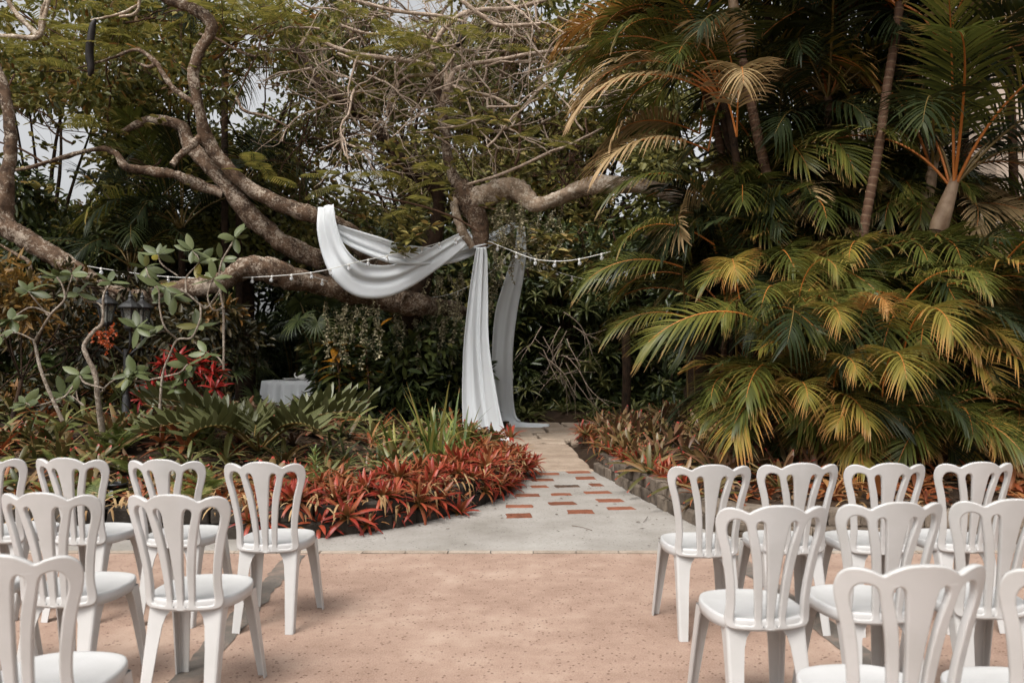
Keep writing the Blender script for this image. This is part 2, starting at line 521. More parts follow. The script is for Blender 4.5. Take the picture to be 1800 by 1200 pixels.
def smooth_path(pts, n=8, closed=False):
    """Catmull-Rom through the points (any number of columns)"""
    P = np.asarray(pts, float)
    k = len(P)
    out = []
    rng = range(k) if closed else range(k - 1)
    for i in rng:
        if closed:
            p0, p1, p2, p3 = P[i - 1], P[i], P[(i + 1) % k], P[(i + 2) % k]
        else:
            p1, p2 = P[i], P[i + 1]
            p0 = P[i - 1] if i > 0 else 2 * p1 - p2
            p3 = P[i + 2] if i + 2 < k else 2 * p2 - p1
        for j in range(n):
            u = j / n
            out.append(0.5 * ((2 * p1) + (-p0 + p2) * u + (2 * p0 - 5 * p1 + 4 * p2 - p3) * u * u + (-p0 + 3 * p1 - 3 * p2 + p3) * u ** 3))
    if not closed:
        out.append(P[-1])
    return np.array(out)


def tube(mb, path, rad, sides=8, rough=0.0, rnd=0.5, mi=0, cap=True, seed=0, dist=False):
    P = np.asarray(path, float)
    k = len(P)
    rad = np.broadcast_to(np.asarray(rad, float), (k,))
    T = nrm(np.gradient(P, axis=0))
    up = np.array([0.0, 0, 1]) if abs(T[0][2]) < 0.9 else np.array([1.0, 0, 0])
    N = nrm(np.cross(T[0], up))
    Ns = [N]
    for i in range(1, k):
        N = Ns[-1] - T[i] * np.dot(Ns[-1], T[i])
        Ns.append(nrm(N))
    Ns = np.array(Ns)
    B = np.cross(T, Ns)
    a = np.linspace(0, 2 * PI, sides, endpoint=False)
    rr = rad[:, None] * np.ones(sides)[None]
    if rough:
        g = np.random.default_rng(seed)
        ph = g.uniform(0, 6.3, 6)
        s = np.concatenate([[0], np.cumsum(np.linalg.norm(np.diff(P, axis=0), axis=1))])[:, None] / max(rad.mean(), 1e-3)
        rr = rr * (1 + rough * (0.5 * np.sin(a[None] * 2 + s * 0.5 + ph[0]) + 0.4 * np.sin(a[None] * 3 - s * 0.9 + ph[1]) + 0.5 * np.sin(s * 0.7 + ph[2]) + 0.3 * np.sin(a[None] + s * 1.7 + ph[3])) + rough * 0.35 * g.standard_normal(rr.shape))
    V = P[:, None] + Ns[:, None] * (np.cos(a)[None] * rr)[..., None] + B[:, None] * (np.sin(a)[None] * rr)[..., None]
    i = np.arange(k - 1)[:, None] * sides
    j = np.arange(sides)[None]
    j2 = (j + 1) % sides
    F = np.stack([i + j, i + j2, i + sides + j2, i + sides + j], -1).reshape(-1, 4)
    if dist:
        tv = np.concatenate([[0], np.cumsum(np.linalg.norm(np.diff(P, axis=0), axis=1))])
    else:
        tv = np.linspace(0, 1, k)
    mb.add(V.reshape(-1, 3), F, rnd, np.repeat(tv, sides), mi)
    if cap:
        mb.add(V[0], [tuple(range(sides))[::-1]], rnd, 0, mi)
        mb.add(V[-1], [tuple(range(sides))], rnd, 1, mi)


def ribbon(mb, path, width, side, fold=0.0, rnd=0.5, mi=0, tts=None):
    """a blade: path (k,3), width (k,), side vector(s), folded along its midrib when fold is set"""
    P = np.asarray(path, float)
    k = len(P)
    T = nrm(np.gradient(P, axis=0))
    S = np.broadcast_to(np.asarray(side, float), (k, 3))
    S = nrm(S - T * np.sum(S * T, 1, keepdims=True))
    U = np.cross(S, T)
    w = np.asarray(width, float)[:, None] * 0.5
    tv = np.linspace(0, 1, k) if tts is None else tts
    i = np.arange(k - 1)
    if fold:
        V = np.stack([P - S * w + U * w * fold, P, P + S * w + U * w * fold], 1).reshape(-1, 3)
        F = np.concatenate([np.stack([3 * i, 3 * i + 1, 3 * i + 4, 3 * i + 3], 1), np.stack([3 * i + 1, 3 * i + 2, 3 * i + 5, 3 * i + 4], 1)])
        mb.add(V, F, rnd, np.repeat(tv, 3), mi)
    else:
        V = np.stack([P - S * w, P + S * w], 1).reshape(-1, 3)
        F = np.stack([2 * i, 2 * i + 1, 2 * i + 3, 2 * i + 2], 1)
        mb.add(V, F, rnd, np.repeat(tv, 2), mi)


LEAF6 = np.array([[0, 0, 0], [0.3, 0.5, 0.10], [0.68, 0.42, 0.07], [1.0, 0, -0.08], [0.68, -0.42, 0.07], [0.3, -0.5, 0.10]])
LEAF6F = np.array([[0, 5, 4, 3], [0, 3, 2, 1]])


def leaves(mb, pts, dirs, L, W, rng, tilt=0.6, mi=0, rnd=None):
    """many small folded leaves at once: one per point, blade along dirs"""
    pts = np.asarray(pts, float); n = len(pts)
    if n == 0:
        return
    D = nrm(dirs)
    up = np.tile([0, 0, 1.0], (n, 1)) + rng.normal(0, tilt, (n, 3))
    S = nrm(np.cross(up, D))
    U = np.cross(D, S)
    L = np.broadcast_to(L, (n,))[:, None, None]; W = np.broadcast_to(W, (n,))[:, None, None]
    V = pts[:, None] + LEAF6[None, :, 0:1] * L * D[:, None] + LEAF6[None, :, 1:2] * W * S[:, None] + LEAF6[None, :, 2:3] * W * 2.2 * U[:, None]
    F = (LEAF6F[None] + (np.arange(n) * 6)[:, None, None]).reshape(-1, 4)
    r = rng.uniform(0, 1, n) if rnd is None else rnd
    mb.add(V.reshape(-1, 3), F, np.repeat(r, 6), np.tile([0, .3, .68, 1, .68, .3], n), mi)


def clump_points(rng, c, r, n):
    """points through an ellipsoid, denser towards its skin"""
    d = nrm(rng.normal(0, 1, (n, 3)))
    q = rng.uniform(0, 1, n) ** (1 / 2.0)
    return np.asarray(c) + d * q[:, None] * np.asarray(r), d


def grow(mb, rng, p, d, length, rad, levels, wig=0.35, up=0.1, kids=(2, 4), sides=5, tips=None, shrink=0.62, seg=0.14):
    """a wandering twig with side twigs"""
    n = max(3, int(length / seg))
    P = [np.asarray(p, float)]
    D = nrm(d)
    for i in range(n):
        D = nrm(D + rng.normal(0, wig, 3) * 0.5 + np.array([0, 0, up]) * 0.3)
        P.append(P[-1] + D * length / n)
    P = np.array(P)
    rr = np.linspace(rad, rad * 0.45, len(P))
    tube(mb, P, rr, max(3, sides), 0.0, rng.uniform(), cap=False)
    if tips is not None and levels <= 1:
        for q in P[max(1, len(P) // 3)::2]:
            tips.append((q, D))
    if levels > 0:
        for c in range(rng.integers(kids[0], kids[1] + 1)):
            i = int(rng.uniform(0.25, 0.98) * (len(P) - 1))
            dd = nrm(P[min(i + 1, len(P) - 1)] - P[max(i - 1, 0)])
            nd = nrm(dd + rng.normal(0, 0.75, 3))
            grow(mb, rng, P[i], nd, length * rng.uniform(0.45, 0.8) * shrink / 0.62, rr[i] * shrink, levels - 1, wig, up, kids, sides - 1, tips, shrink, seg)


def box_verts(x0, x1, y0, y1, z0, z1):
    return [(x0, y0, z0), (x1, y0, z0), (x1, y1, z0), (x0, y1, z0), (x0, y0, z1), (x1, y0, z1), (x1, y1, z1), (x0, y1, z1)]


BOXF = [(0, 3, 2, 1), (4, 5, 6, 7), (0, 1, 5, 4), (1, 2, 6, 5), (2, 3, 7, 6), (3, 0, 4, 7)]


def lathe(mb, prof, n=16, c=(0, 0, 0), mi=0, closed=True):
    a = np.linspace(0, 2 * PI, n, endpoint=False)
    pr = np.asarray(prof, float)
    V = np.stack([pr[:, None, 0] * np.cos(a)[None], pr[:, None, 0] * np.sin(a)[None], np.repeat(pr[:, 1:2], n, 1)], -1) + np.asarray(c)
    i = np.arange(len(pr) - 1)[:, None] * n
    j = np.arange(n)[None]
    j2 = (j + 1) % n
    mb.add(V.reshape(-1, 3), np.stack([i + j, i + j2, i + n + j2, i + n + j], -1).reshape(-1, 4), 0.5, 0.5, mi)


def chunk(rng, sx, sy, sz, jit=0.06, bev=0.12, name='block', mat='block_stone'):
    """a tumbled block: bevelled box with knocked corners (mesh data)"""
    bm = bmesh.new()
    bmesh.ops.create_cube(bm, size=1.0)
    for v in bm.verts:
        v.co = Vector((v.co.x * sx * (1 + rng.normal(0, jit)), v.co.y * sy * (1 + rng.normal(0, jit)), (v.co.z + 0.5) * sz * (1 + rng.normal(0, jit * 0.4))))
    bmesh.ops.bevel(bm, geom=bm.edges[:], offset=bev * min(sx, sy, sz), segments=2, profile=0.6, affect='EDGES')
    for v in bm.verts:
        v.co += Vector(rng.normal(0, 0.03 * min(sx, sy, sz), 3))
    me = bpy.data.meshes.new(name)
    bm.to_mesh(me); bm.free()
    me.materials.append(MATS[mat])
    for p in me.polygons:
        p.use_smooth = False
    return me
# ------------------------------------------------------------------ the setting: ground, slab, apron, path, beds
XL_Y = np.array([6.20, 6.26, 6.36, 6.68, 7.15, 7.84, 8.86, 9.70, 13.2, 16.4])
XL_X = np.array([-1.95, -1.55, -1.14, -0.83, -0.49, -0.16, 0.09, 0.20, -0.05, 0.0])
XR_Y = np.array([5.95, 6.00, 6.10, 6.46, 7.15, 8.15, 9.27, 9.80, 13.2, 15.0, 16.4])
XR_X = np.array([5.0, 3.0, 1.85, 1.50, 1.36, 1.20, 1.04, 0.97, 0.89, 1.5, 1.9])


def bed_depth(x, y):
    """how far inside a planting bed a point lies (negative: on the paving)"""
    x = np.asarray(x, float); y = np.asarray(y, float)
    xl = np.interp(y, XL_Y, XL_X); xr = np.interp(y, XR_Y, XR_X)
    left = np.where(y < 6.2, -1.0, np.minimum(xl - x, np.where(x < -1.9, y - 6.2, 9)))
    right = np.where(y < 5.95, -1.0, np.minimum(x - xr, np.where(x > 2.0, y - 6.0, 9)))
    d = np.maximum(left, right)
    return np.where(y > 16.6, np.maximum(d, y - 16.6), d)


def ground_z(x, y):
    x = np.asarray(x, float); y = np.asarray(y, float)
    b = np.clip(bed_depth(x, y) / 0.35, 0, 1)
    b = b * b * (3 - 2 * b)
    rise = np.clip((y - 6.8) / 4.0, 0, 1) * np.clip((-1.9 - x) / 1.5, 0, 1) * np.clip((16 - y) / 4, 0, 1) * 0.45
    rise = rise + np.clip((y - 7.0) / 3.0, 0, 1) * np.clip((x - 1.3) / 1.5, 0, 1) * np.clip((16 - y) / 4, 0, 1) * 0.25
    z = -0.06 + b * (0.26 + rise) + 0.03 * b * np.sin(x * 2.7 + 1) * np.sin(y * 2.2)
    return z


xs = np.concatenate([[-400, -150, -60, -30], np.arange(-16, 16.01, 0.2), [30, 60, 150, 400]])
ys = np.concatenate([[-300, -60, -10, 0, 4], np.arange(5.4, 25, 0.2), [30, 45, 80, 200, 700]])
X, Y = np.meshgrid(xs, ys)
mb = MB()
nx, ny = len(xs), len(ys)
i = np.arange(ny - 1)[:, None] * nx; j = np.arange(nx - 1)[None]
mb.add(np.stack([X, Y, ground_z(X, Y)], -1).reshape(-1, 3), np.stack([i + j, i + j + 1, i + nx + j + 1, i + nx + j], -1).reshape(-1, 4))
tag(mb.build('ground', 'soil'), kind='structure')


def sheet(name, x0, x1, y0, y1, z, mat, nx=2, ny=2, thick=0.05):
    mb = MB()
    mb.add(box_verts(x0, x1, y0, y1, z - thick, z), BOXF)
    return tag(mb.build(name, mat, smooth=False), kind='structure')


BND = 5.80
sheet('patio_slab', -9, 9, -6, BND - 0.03, 0.0, 'pink_slab')
sheet('concrete_path', -9, 9, BND + 0.045, 9.78, 0.004, 'concrete')
# worn grey strips let into the pink slab (ragged edges)
for (xa, ya, xb, yb, wd) in ((-1.50, 5.72, -1.33, 2.0, 0.13), (1.52, 5.72, 1.72, 2.0, 0.14)):
    k = 70
    yy = np.linspace(ya, yb, k)
    xx = np.linspace(xa, xb, k)
    l = xx - wd / 2 + RNG.normal(0, 0.007, k) + 0.005 * np.sin(yy * 9)
    r = xx + wd / 2 + RNG.normal(0, 0.007, k) + 0.005 * np.sin(yy * 7 + 2)
    mb = MB()
    V = np.stack([np.stack([l, yy, np.full(k, 0.004)], 1), np.stack([r, yy, np.full(k, 0.004)], 1)], 1).reshape(-1, 3)
    ii = np.arange(k - 1)
    mb.add(V, np.stack([2 * ii, 2 * ii + 2, 2 * ii + 3, 2 * ii + 1], 1))
    tag(mb.build('stone_strip', 'grey_band', smooth=False), kind='structure')
# edge course between slab and apron: short tiles laid end to end
edge = empty('edge_course', (0, BND, 0)); tag(edge, kind='structure')
x = -4.2
tile_me = [chunk(np.random.default_rng(s), 0.292, 0.066, 0.05, 0.008, 0.08, 'tile', 'tile_edge') for s in range(4)]
k = 0
while x < 4.3:
    link('tile', tile_me[k % 4], edge, Matrix.Translation((x, 0.008, -0.044)) @ Matrix.Rotation(random.uniform(-.006, .006), 4, 'Z'))
    x += 0.30; k += 1

# bricks let into the path
path = empty('brick_inlay', (0, 7.5, 0)); tag(path, kind='structure')
BR = [(1088, 400, 120), (1252, 391, 125), (1062, 432, 120), (1288, 422, 100), (1045, 467, 90), (1192, 465, 130), (1343, 458, 65),
      (982, 513, 130), (1160, 508, 105), (1350, 498, 140), (940, 571, 145), (1165, 556, 145), (1415, 541, 140), (938, 621, 135),
      (1260, 600, 140), (1474, 582, 145)]
for q, (zx, zy, zw) in enumerate(BR):
    px, py, pw = 600 + zx / 3, 700 + zy / 3, zw / 3
    d = FPX * EYE / (py - HOR)
    g = np.random.default_rng(q)
    wx = pw / FPX * d
    dy = 0.155 + 0.02 * g.normal()
    n = 9
    top = np.stack([np.linspace(-wx / 2, wx / 2, n), np.full(n, dy / 2)], 1)
    ring = np.concatenate([np.stack([np.linspace(-wx / 2, wx / 2, n), np.full(n, -dy / 2)], 1), [[wx / 2, 0]], np.stack([np.linspace(wx / 2, -wx / 2, n), np.full(n, dy / 2)], 1), [[-wx / 2, 0]]])
    ring = ring + g.normal(0, 0.0045, ring.shape)
    m2 = len(ring)
    inner = ring * np.array([1 - 0.012 / wx * 2, 1 - 0.012 / dy * 2])
    V = np.concatenate([np.c_[ring, np.full(m2, -0.03)], np.c_[ring, np.full(m2, 0.005)], np.c_[inner, 0.010 + g.normal(0, 0.0008, m2)]])
    mb = MB()
    a = np.arange(m2); a2 = (a + 1) % m2
    mb.add(V, np.concatenate([np.stack([a, a2, a2 + m2, a + m2], 1), np.stack([a + m2, a2 + m2, a2 + 2 * m2, a + 2 * m2], 1)]))
    mb.add(V[2 * m2:], [tuple(range(m2))])
    mb.build('brick', 'brick_dark' if q == 5 else 'brick_red', path, False,
             Matrix.Translation(((px - 900) / FPX * d, d - 7.5, 0.0)) @ Matrix.Rotation(0.10 + 0.05 * g.normal(), 4, 'Z'))

# flagstones
flag = empty('flagstone_path', (0.4, 12, 0)); tag(flag, kind='structure')
FL = [[(0.16, 9.83), (0.99, 9.83), (0.92, 11.3), (0.86, 12.65), (0.30, 12.75), (-0.15, 12.5), (-0.12, 11.0)],
      [(-0.5, 12.6), (-0.17, 12.56), (0.28, 12.82), (0.84, 12.72), (0.87, 13.25), (0.15, 13.5), (-0.5, 13.3)],
      [(0.93, 12.5), (1.35, 12.9), (1.42, 13.4), (0.93, 13.22)],
      [(-0.6, 13.38), (0.14, 13.57), (0.42, 13.54), (0.35, 14.5), (-0.6, 14.45)],
      [(0.48, 13.52), (0.9, 13.3), (1.45, 13.47), (1.55, 14.55), (0.41, 14.5)],
      [(-0.7, 14.53), (0.6, 14.58), (0.55, 15.5), (-0.7, 15.45)],
      [(0.66, 14.6), (1.58, 14.62), (1.85, 15.6), (0.61, 15.52)],
      [(-0.8, 15.53), (1.0, 15.6), (0.95, 16.6), (-0.8, 16.55)],
      [(1.06, 15.62), (1.9, 15.67), (2.3, 16.7), (1.01, 16.62)]]
for q, pl in enumerate(FL):
    g = np.random.default_rng(50 + q)
    ring = []
    for a in range(len(pl)):
        p0, p1 = np.array(pl[a]), np.array(pl[(a + 1) % len(pl)])
        for u in np.linspace(0, 1, 7)[:-1]:
            ring.append(p0 * (1 - u) + p1 * u + g.normal(0, 0.012, 2))
    ring = np.array(ring); ce = ring.mean(0); m2 = len(ring)
    inn = ce + (ring - ce) * 0.97
    lev = 0.012 + 0.006 * g.normal()
    V = np.concatenate([np.c_[ring, np.full(m2, -0.05)], np.c_[ring, np.full(m2, lev - 0.012)], np.c_[inn, lev + g.normal(0, 0.002, m2)], [[ce[0], ce[1], lev]]])
    V = V - np.array([0.4, 12, 0])
    a = np.arange(m2); a2 = (a + 1) % m2
    mb = MB()
    mb.add(V, np.concatenate([np.stack([a, a2, a2 + m2, a + m2], 1), np.stack([a + m2, a2 + m2, a2 + 2 * m2, a + 2 * m2], 1)]))
    mb.add(V[2 * m2:], np.stack([a, a2, np.full(m2, m2)], 1))
    mb.build('flagstone', 'flagstone', flag, False)


# retaining walls of separate blocks
def along(curve, step, off=0.0):
    """points every step metres along a polyline, with headings"""
    P = smooth_path(curve, 12)
    s = np.concatenate([[0], np.cumsum(np.linalg.norm(np.diff(P, axis=0), axis=1))])
    q = np.arange(off, s[-1], step)
    xy = np.stack([np.interp(q, s, P[:, 0]), np.interp(q, s, P[:, 1])], 1)
    e = np.stack([np.interp(q + 0.05, s, P[:, 0]), np.interp(q + 0.05, s, P[:, 1])], 1) - np.stack([np.interp(q - 0.05, s, P[:, 0]), np.interp(q - 0.05, s, P[:, 1])], 1)
    return xy, np.arctan2(e[:, 1], e[:, 0])


LEFT_CURVE = [(-5.2, 6.12), (-3.5, 6.16), (-1.95, 6.22), (-1.5, 6.30), (-1.14, 6.42), (-0.8, 6.75), (-0.46, 7.25), (-0.14, 7.94), (0.08, 8.9), (0.18, 9.7)]
RIGHT_CURVE = [(5.4, 6.0), (3.2, 6.05), (2.2, 6.12), (1.75, 6.28), (1.52, 6.6), (1.37, 7.25), (1.2, 8.2), (1.05, 9.3), (0.98, 9.75)]
for curve, mat, lab, w, seeds in ((LEFT_CURVE, 'block_dark', 'low dark block wall edging the bed of red bromeliads', 0.26, 5),
                                  (RIGHT_CURVE, 'block_stone', 'low curved grey concrete block wall edging the bed under the palms', 0.23, 9)):
    wall = empty('retaining_wall', (curve[5][0], curve[5][1], 0), lab, 'wall')
    vars_ = [chunk(np.random.default_rng(seeds * 100 + s), w * 0.965, 0.17, 0.118, 0.035, 0.13, 'block', mat) for s in range(6)]
    for course in range(2):
        xy, hd = along(curve, w, 0.06 + course * w * 0.5)
        for q in range(len(xy)):
            inward = np.array([-math.sin(hd[q]), math.cos(hd[q])])
            if curve is RIGHT_CURVE:
                inward = -inward
            p = xy[q] + inward * (0.085 + 0.02 * course + RNG.normal(0, 0.008))
            link('block', vars_[(q * 5 + course) % 6], wall, Matrix.Translation((p[0] - curve[5][0], p[1] - curve[5][1], -0.004 + course * 0.119)) @ Matrix.Rotation(hd[q] + RNG.normal(0, 0.04), 4, 'Z'))

# fallen bits on the paving: leaves and twigs nobody would count
mb = MB()
n = 240
pts = np.stack([RNG.uniform(-2.6, 1.6, n), RNG.uniform(5.9, 9.5, n), np.full(n, 0.012)], 1)
pts = pts[bed_depth(pts[:, 0], pts[:, 1]) < -0.06]
ed = np.clip(-bed_depth(pts[:, 0], pts[:, 1]), 0, 2)
pts = pts[RNG.uniform(0, 1, len(pts)) < np.exp(-ed * 1.4) + 0.10]
leaves(mb, pts, np.stack([RNG.normal(0, 1, len(pts)), RNG.normal(0, 1, len(pts)), np.zeros(len(pts))], 1), RNG.uniform(0.015, 0.05, len(pts)), RNG.uniform(0.006, 0.014, len(pts)), RNG, 0.1)
for q in range(3):
    c = np.array([RNG.uniform(-1.0, 1.2), RNG.uniform(6.0, 7.4), 0.010]); a = RNG.uniform(0, PI); l = RNG.uniform(0.05, 0.14)
    if bed_depth(c[0], c[1]) > -0.15:
        continue
    dd = np.array([math.cos(a), math.sin(a), 0])
    tube(mb, [c - dd * l, c + np.array([0.006, 0.004, 0.004]), c + dd * l], 0.002, 4, rnd=0.1)
tag(mb.build('leaf_litter', 'twig_brown'), 'dry leaf scraps and twigs scattered on the pale concrete path', 'litter', kind='stuff')

# bark, stones and dry leaf litter over the soil of the beds
mb = MB()
n = 9000
p = np.stack([RNG.uniform(-7, 7, n), RNG.uniform(6.2, 14, n)], 1)
p = p[bed_depth(p[:, 0], p[:, 1]) > 0.12]
pts = np.c_[p, ground_z(p[:, 0], p[:, 1]) + RNG.uniform(0.005, 0.05, len(p))]
leaves(mb, pts, np.c_[RNG.normal(0, 1, (len(p), 2)), RNG.normal(0, 0.35, len(p))], RNG.uniform(0.05, 0.15, len(p)), RNG.uniform(0.015, 0.05, len(p)), RNG, 0.6)
tag(mb.build('bed_litter', 'litter_leaf'), 'dry brown leaf litter covering the soil of the planting beds', 'litter', kind='stuff')

# building behind the palms
bl = empty('building', (12.5, 20, 0), 'beige plastered building wall behind the palms', 'building')
mb = MB()
mb.add(box_verts(-3.4, 6, -4.5, 6, -0.1, 8.0), BOXF)
mb.build('wall', 'plaster', bl, False)
mb = MB()
mb.add(box_verts(-3.46, 6.1, -4.56, 6.1, 8.0, 8.25), BOXF)
mb.build('cornice', 'plaster', bl, False)
wd = MB(); wd.add(box_verts(-3.25, -2.55, -4.53, -4.45, 2.3, 3.6), BOXF)
w_ = wd.build('window', 'window_dark', bl, False)
fr = MB()
for b_ in ((-3.32, -3.25, 2.23, 3.67), (-2.55, -2.48, 2.23, 3.67), (-3.25, -2.55, 2.23, 2.3), (-3.25, -2.55, 3.6, 3.67)):
    fr.add(box_verts(b_[0], b_[1], -4.56, -4.46, b_[2], b_[3]), BOXF)
fr.build('frame', 'label_white', w_, False)

# ------------------------------------------------------------------ chairs
HALF = [(0.0, 0.395), (0.10, 0.395), (0.150, 0.402), (0.163, 0.43), (0.160, 0.50), (0.168, 0.58), (0.188, 0.68), (0.210, 0.755), (0.217, 0.795), (0.210, 0.828),
        (0.190, 0.846), (0.163, 0.851), (0.132, 0.845), (0.108, 0.835), (0.098, 0.835), (0.085, 0.844), (0.050, 0.859), (0.0, 0.864)]
OUT_HOLE = [(0.128, 0.425), (0.127, 0.5), (0.134, 0.58), (0.152, 0.68), (0.172, 0.75), (0.173, 0.785), (0.158, 0.806), (0.131, 0.807), (0.110, 0.790),
            (0.096, 0.735), (0.078, 0.65), (0.066, 0.55), (0.060, 0.47), (0.059, 0.418), (0.085, 0.412), (0.115, 0.413)]
IN_HOLE = [(0.031, 0.42), (0.033, 0.5), (0.039, 0.6), (0.051, 0.69), (0.066, 0.75), (0.074, 0.782), (0.069, 0.799), (0.056, 0.802), (0.044, 0.788), (0.036, 0.74),
           (0.024, 0.62), (0.0165, 0.5), (0.0145, 0.42), (0.023, 0.412)]


def chair_back():
    cu = bpy.data.curves.new('back_outline', 'CURVE')
    cu.dimensions = '2D'; cu.fill_mode = 'BOTH'
    cu.extrude = 0.0055; cu.bevel_depth = 0.0055; cu.bevel_resolution = 2; cu.offset = 0.0
    full = HALF + [(-x, y) for x, y in HALF[-2:0:-1]]
    loops = [full]
    for h in (OUT_HOLE, IN_HOLE):
        loops.append(h); loops.append([(-x, y) for x, y in h][::-1])
    for li, lp in enumerate(loops):
        P = smooth_path(lp, 5, True)
        tg = nrm(np.roll(P, -1, 0) - np.roll(P, 1, 0))
        nn_ = np.stack([tg[:, 1], -tg[:, 0]], 1)
        area = 0.5 * np.sum(P[:, 0] * np.roll(P[:, 1], -1) - np.roll(P[:, 0], -1) * P[:, 1])
        outw = nn_ if area > 0 else -nn_
        P = P + outw * (0.0055 if li else -0.0055)
        sp = cu.splines.new('POLY'); sp.use_cyclic_u = True
        sp.points.add(len(P) - 1)
        for a, p in enumerate(P):
            sp.points[a].co = (p[0], p[1], 0, 1)
    ob = bpy.data.objects.new('back_outline', cu); COL.objects.link(ob)
    dg = bpy.context.evaluated_depsgraph_get()
    me = bpy.data.meshes.new_from_object(ob.evaluated_get(dg))
    bpy.data.objects.remove(ob); bpy.data.curves.remove(cu)
    me.name = 'backrest'
    bm = bmesh.new(); bm.from_mesh(me)
    bmesh.ops.remove_doubles(bm, verts=bm.verts, dist=1e-6)
    for u in np.arange(-0.20, 0.201, 0.02):
        bmesh.ops.bisect_plane(bm, geom=bm.verts[:] + bm.edges[:] + bm.faces[:], plane_co=(float(u), 0, 0), plane_no=(1, 0, 0))
    for v in np.arange(0.42, 0.86, 0.03):
        bmesh.ops.bisect_plane(bm, geom=bm.verts[:] + bm.edges[:] + bm.faces[:], plane_co=(0, float(v), 0), plane_no=(0, 1, 0))
    bm.normal_update()
    for e in bm.edges:
        fl = [abs(f.normal.z) > 0.995 for f in e.link_faces]
        e.smooth = not (len(fl) == 2 and fl[0] != fl[1])
    bm.to_mesh(me); bm.free()
    RAD = 0.36
    for v in me.vertices:
        u, h, z = v.co
        a = u / RAD
        r = RAD + z
        lean = -0.165 - 0.085 * max(0.0, (h - 0.43) / 0.43) ** 1.15
        v.co = Vector((r * math.sin(a), lean + RAD - r * math.cos(a), h))
    me.materials.clear(); me.materials.append(MATS['white_plastic'])
    for p in me.polygons:
        p.use_smooth = True
    return me


def chair_seat():
    half = [(0.0, -0.172), (0.085, -0.160), (0.146, -0.125), (0.176, -0.06), (0.184, 0.02), (0.176, 0.11), (0.142, 0.182), (0.080, 0.216), (0.0, 0.225)]
    P = smooth_path(half + [(-x, y) for x, y in half[-2:0:-1]], 5, True)
    c = np.array([0, 0.03])
    rings = [(0.30, 0.424), (0.70, 0.4255), (0.88, 0.431), (0.95, 0.4355), (0.985, 0.434), (1.0, 0.426), (1.004, 0.412), (1.0, 0.392), (0.975, 0.390), (0.965, 0.412), (0.5, 0.414)]
    mb = MB()
    m2 = len(P)
    V = np.concatenate([np.c_[c + (P - c) * s, np.full(m2, z)] for s, z in rings])
    a = np.arange(m2); a2 = (a + 1) % m2
    F = np.concatenate([np.stack([a + k * m2, a + (k + 1) * m2, a2 + (k + 1) * m2, a2 + k * m2], 1) for k in range(len(rings) - 1)])
    mb.add(V, F)
    mb.add(V[:m2], [tuple(range(m2))])
    return mb.mesh('seat', 'white_seat')


def chair_leg(top, bot, front):
    """an L-shaped channel leg; the corner faces outwards, flared where it meets the seat"""
    top = np.array(top); bot = np.array(bot)
    sx = 1 if top[0] > 0 else -1
    sy = 1 if front else -1
    ts = np.array([0, 0.05, 0.11, 0.2, 0.4, 0.7, 1.0])
    wa = np.array([0.115, 0.092, 0.074, 0.064, 0.056, 0.049, 0.042])
    wb = np.array([0.075, 0.066, 0.058, 0.052, 0.046, 0.042, 0.038])
    th = 0.006
    prof = []
    for t_, a, b in zip(ts, wa, wb):
        c = top * (1 - t_) + bot * t_
        pts = [(-a, 0), (-0.010, 0), (-0.003, -0.003), (0, -0.010), (0, -b), (-th, -b), (-th, -0.012), (-0.012, -th), (-a, -th)]
        prof.append([(c[0] + sx * p[0], c[1] + sy * p[1], c[2]) for p in pts])
    V = np.array(prof)
    k, m2 = V.shape[:2]
    a = np.arange(m2); a2 = (a + 1) % m2
    F = np.concatenate([np.stack([a + r * m2, a2 + r * m2, a2 + (r + 1) * m2, a + (r + 1) * m2], 1) for r in range(k - 1)])
    mb = MB()
    mb.add(V.reshape(-1, 3), F)
    mb.add(V[-1], [tuple(range(m2))])
    me = mb.mesh('leg', 'white_plastic', False)
    return me


back_me, seat_me = chair_back(), chair_seat()
leg_me = [chair_leg((s * 0.150, -0.130, 0.405), (s * 0.157, -0.222, 0), False) for s in (-1, 1)] + [chair_leg((s * 0.178, 0.150, 0.405), (s * 0.20, 0.218, 0), True) for s in (-1, 1)]
CH_X = 'white moulded plastic chair with a scalloped four-slot back, '
CHAIRS = [  # picture column of the back, distance of the back, turn, label
    (462, 4.10, -2.0, 'end chair of the front row, left of the aisle'),
    (291, 4.20, -5.0, 'second from the aisle in the front row, left block'),
    (126, 4.26, -8.0, 'third from the aisle in the front row, left block'),
    (-22, 4.30, -6.0, 'cut by the left picture edge in the front row'),
    (312, 3.16, -5.0, 'aisle end of the second row, left block'),
    (84, 3.20, -5.0, 'second from the aisle in the second row, left block'),
    (-125, 3.22, -4.0, 'only its seat edge showing in the second row, left block'),
    (0, 2.22, -2.0, 'nearest one of the left block, cut by the lower corner'),
    (1248, 4.00, 3.0, 'end chair of the front row, right of the aisle'),
    (1404, 4.06, 4.0, 'second from the aisle in the front row, right block'),
    (1560, 4.06, 3.0, 'third from the aisle in the front row, right block'),
    (1716, 4.10, 5.0, 'outermost in view in the front row, right block'),
    (1357, 2.93, 5.0, 'aisle end of the second row, right block'),
    (1566, 3.00, 6.0, 'middle of the second row, right block'),
    (1768, 3.06, 5.0, 'outer one of the second row, right block'),
    (1607, 2.11, 5.0, 'nearest one of the right block, in the third row'),
    (1908, 2.09, 4.0, 'cut by the right picture edge in the third row'),
]
for (cx, d, yaw, lab) in CHAIRS:
    y = d + 0.235
    x = (cx - 900) / FPX * d
    o = empty('chair', (x, y, 0.001), 'white plastic chair, ' + lab, 'chair', 'white plastic chairs in rows', R_(yaw))
    link('seat', seat_me, o); link('backrest', back_me, o)
    for lm in leg_me:
        link('leg', lm, o)


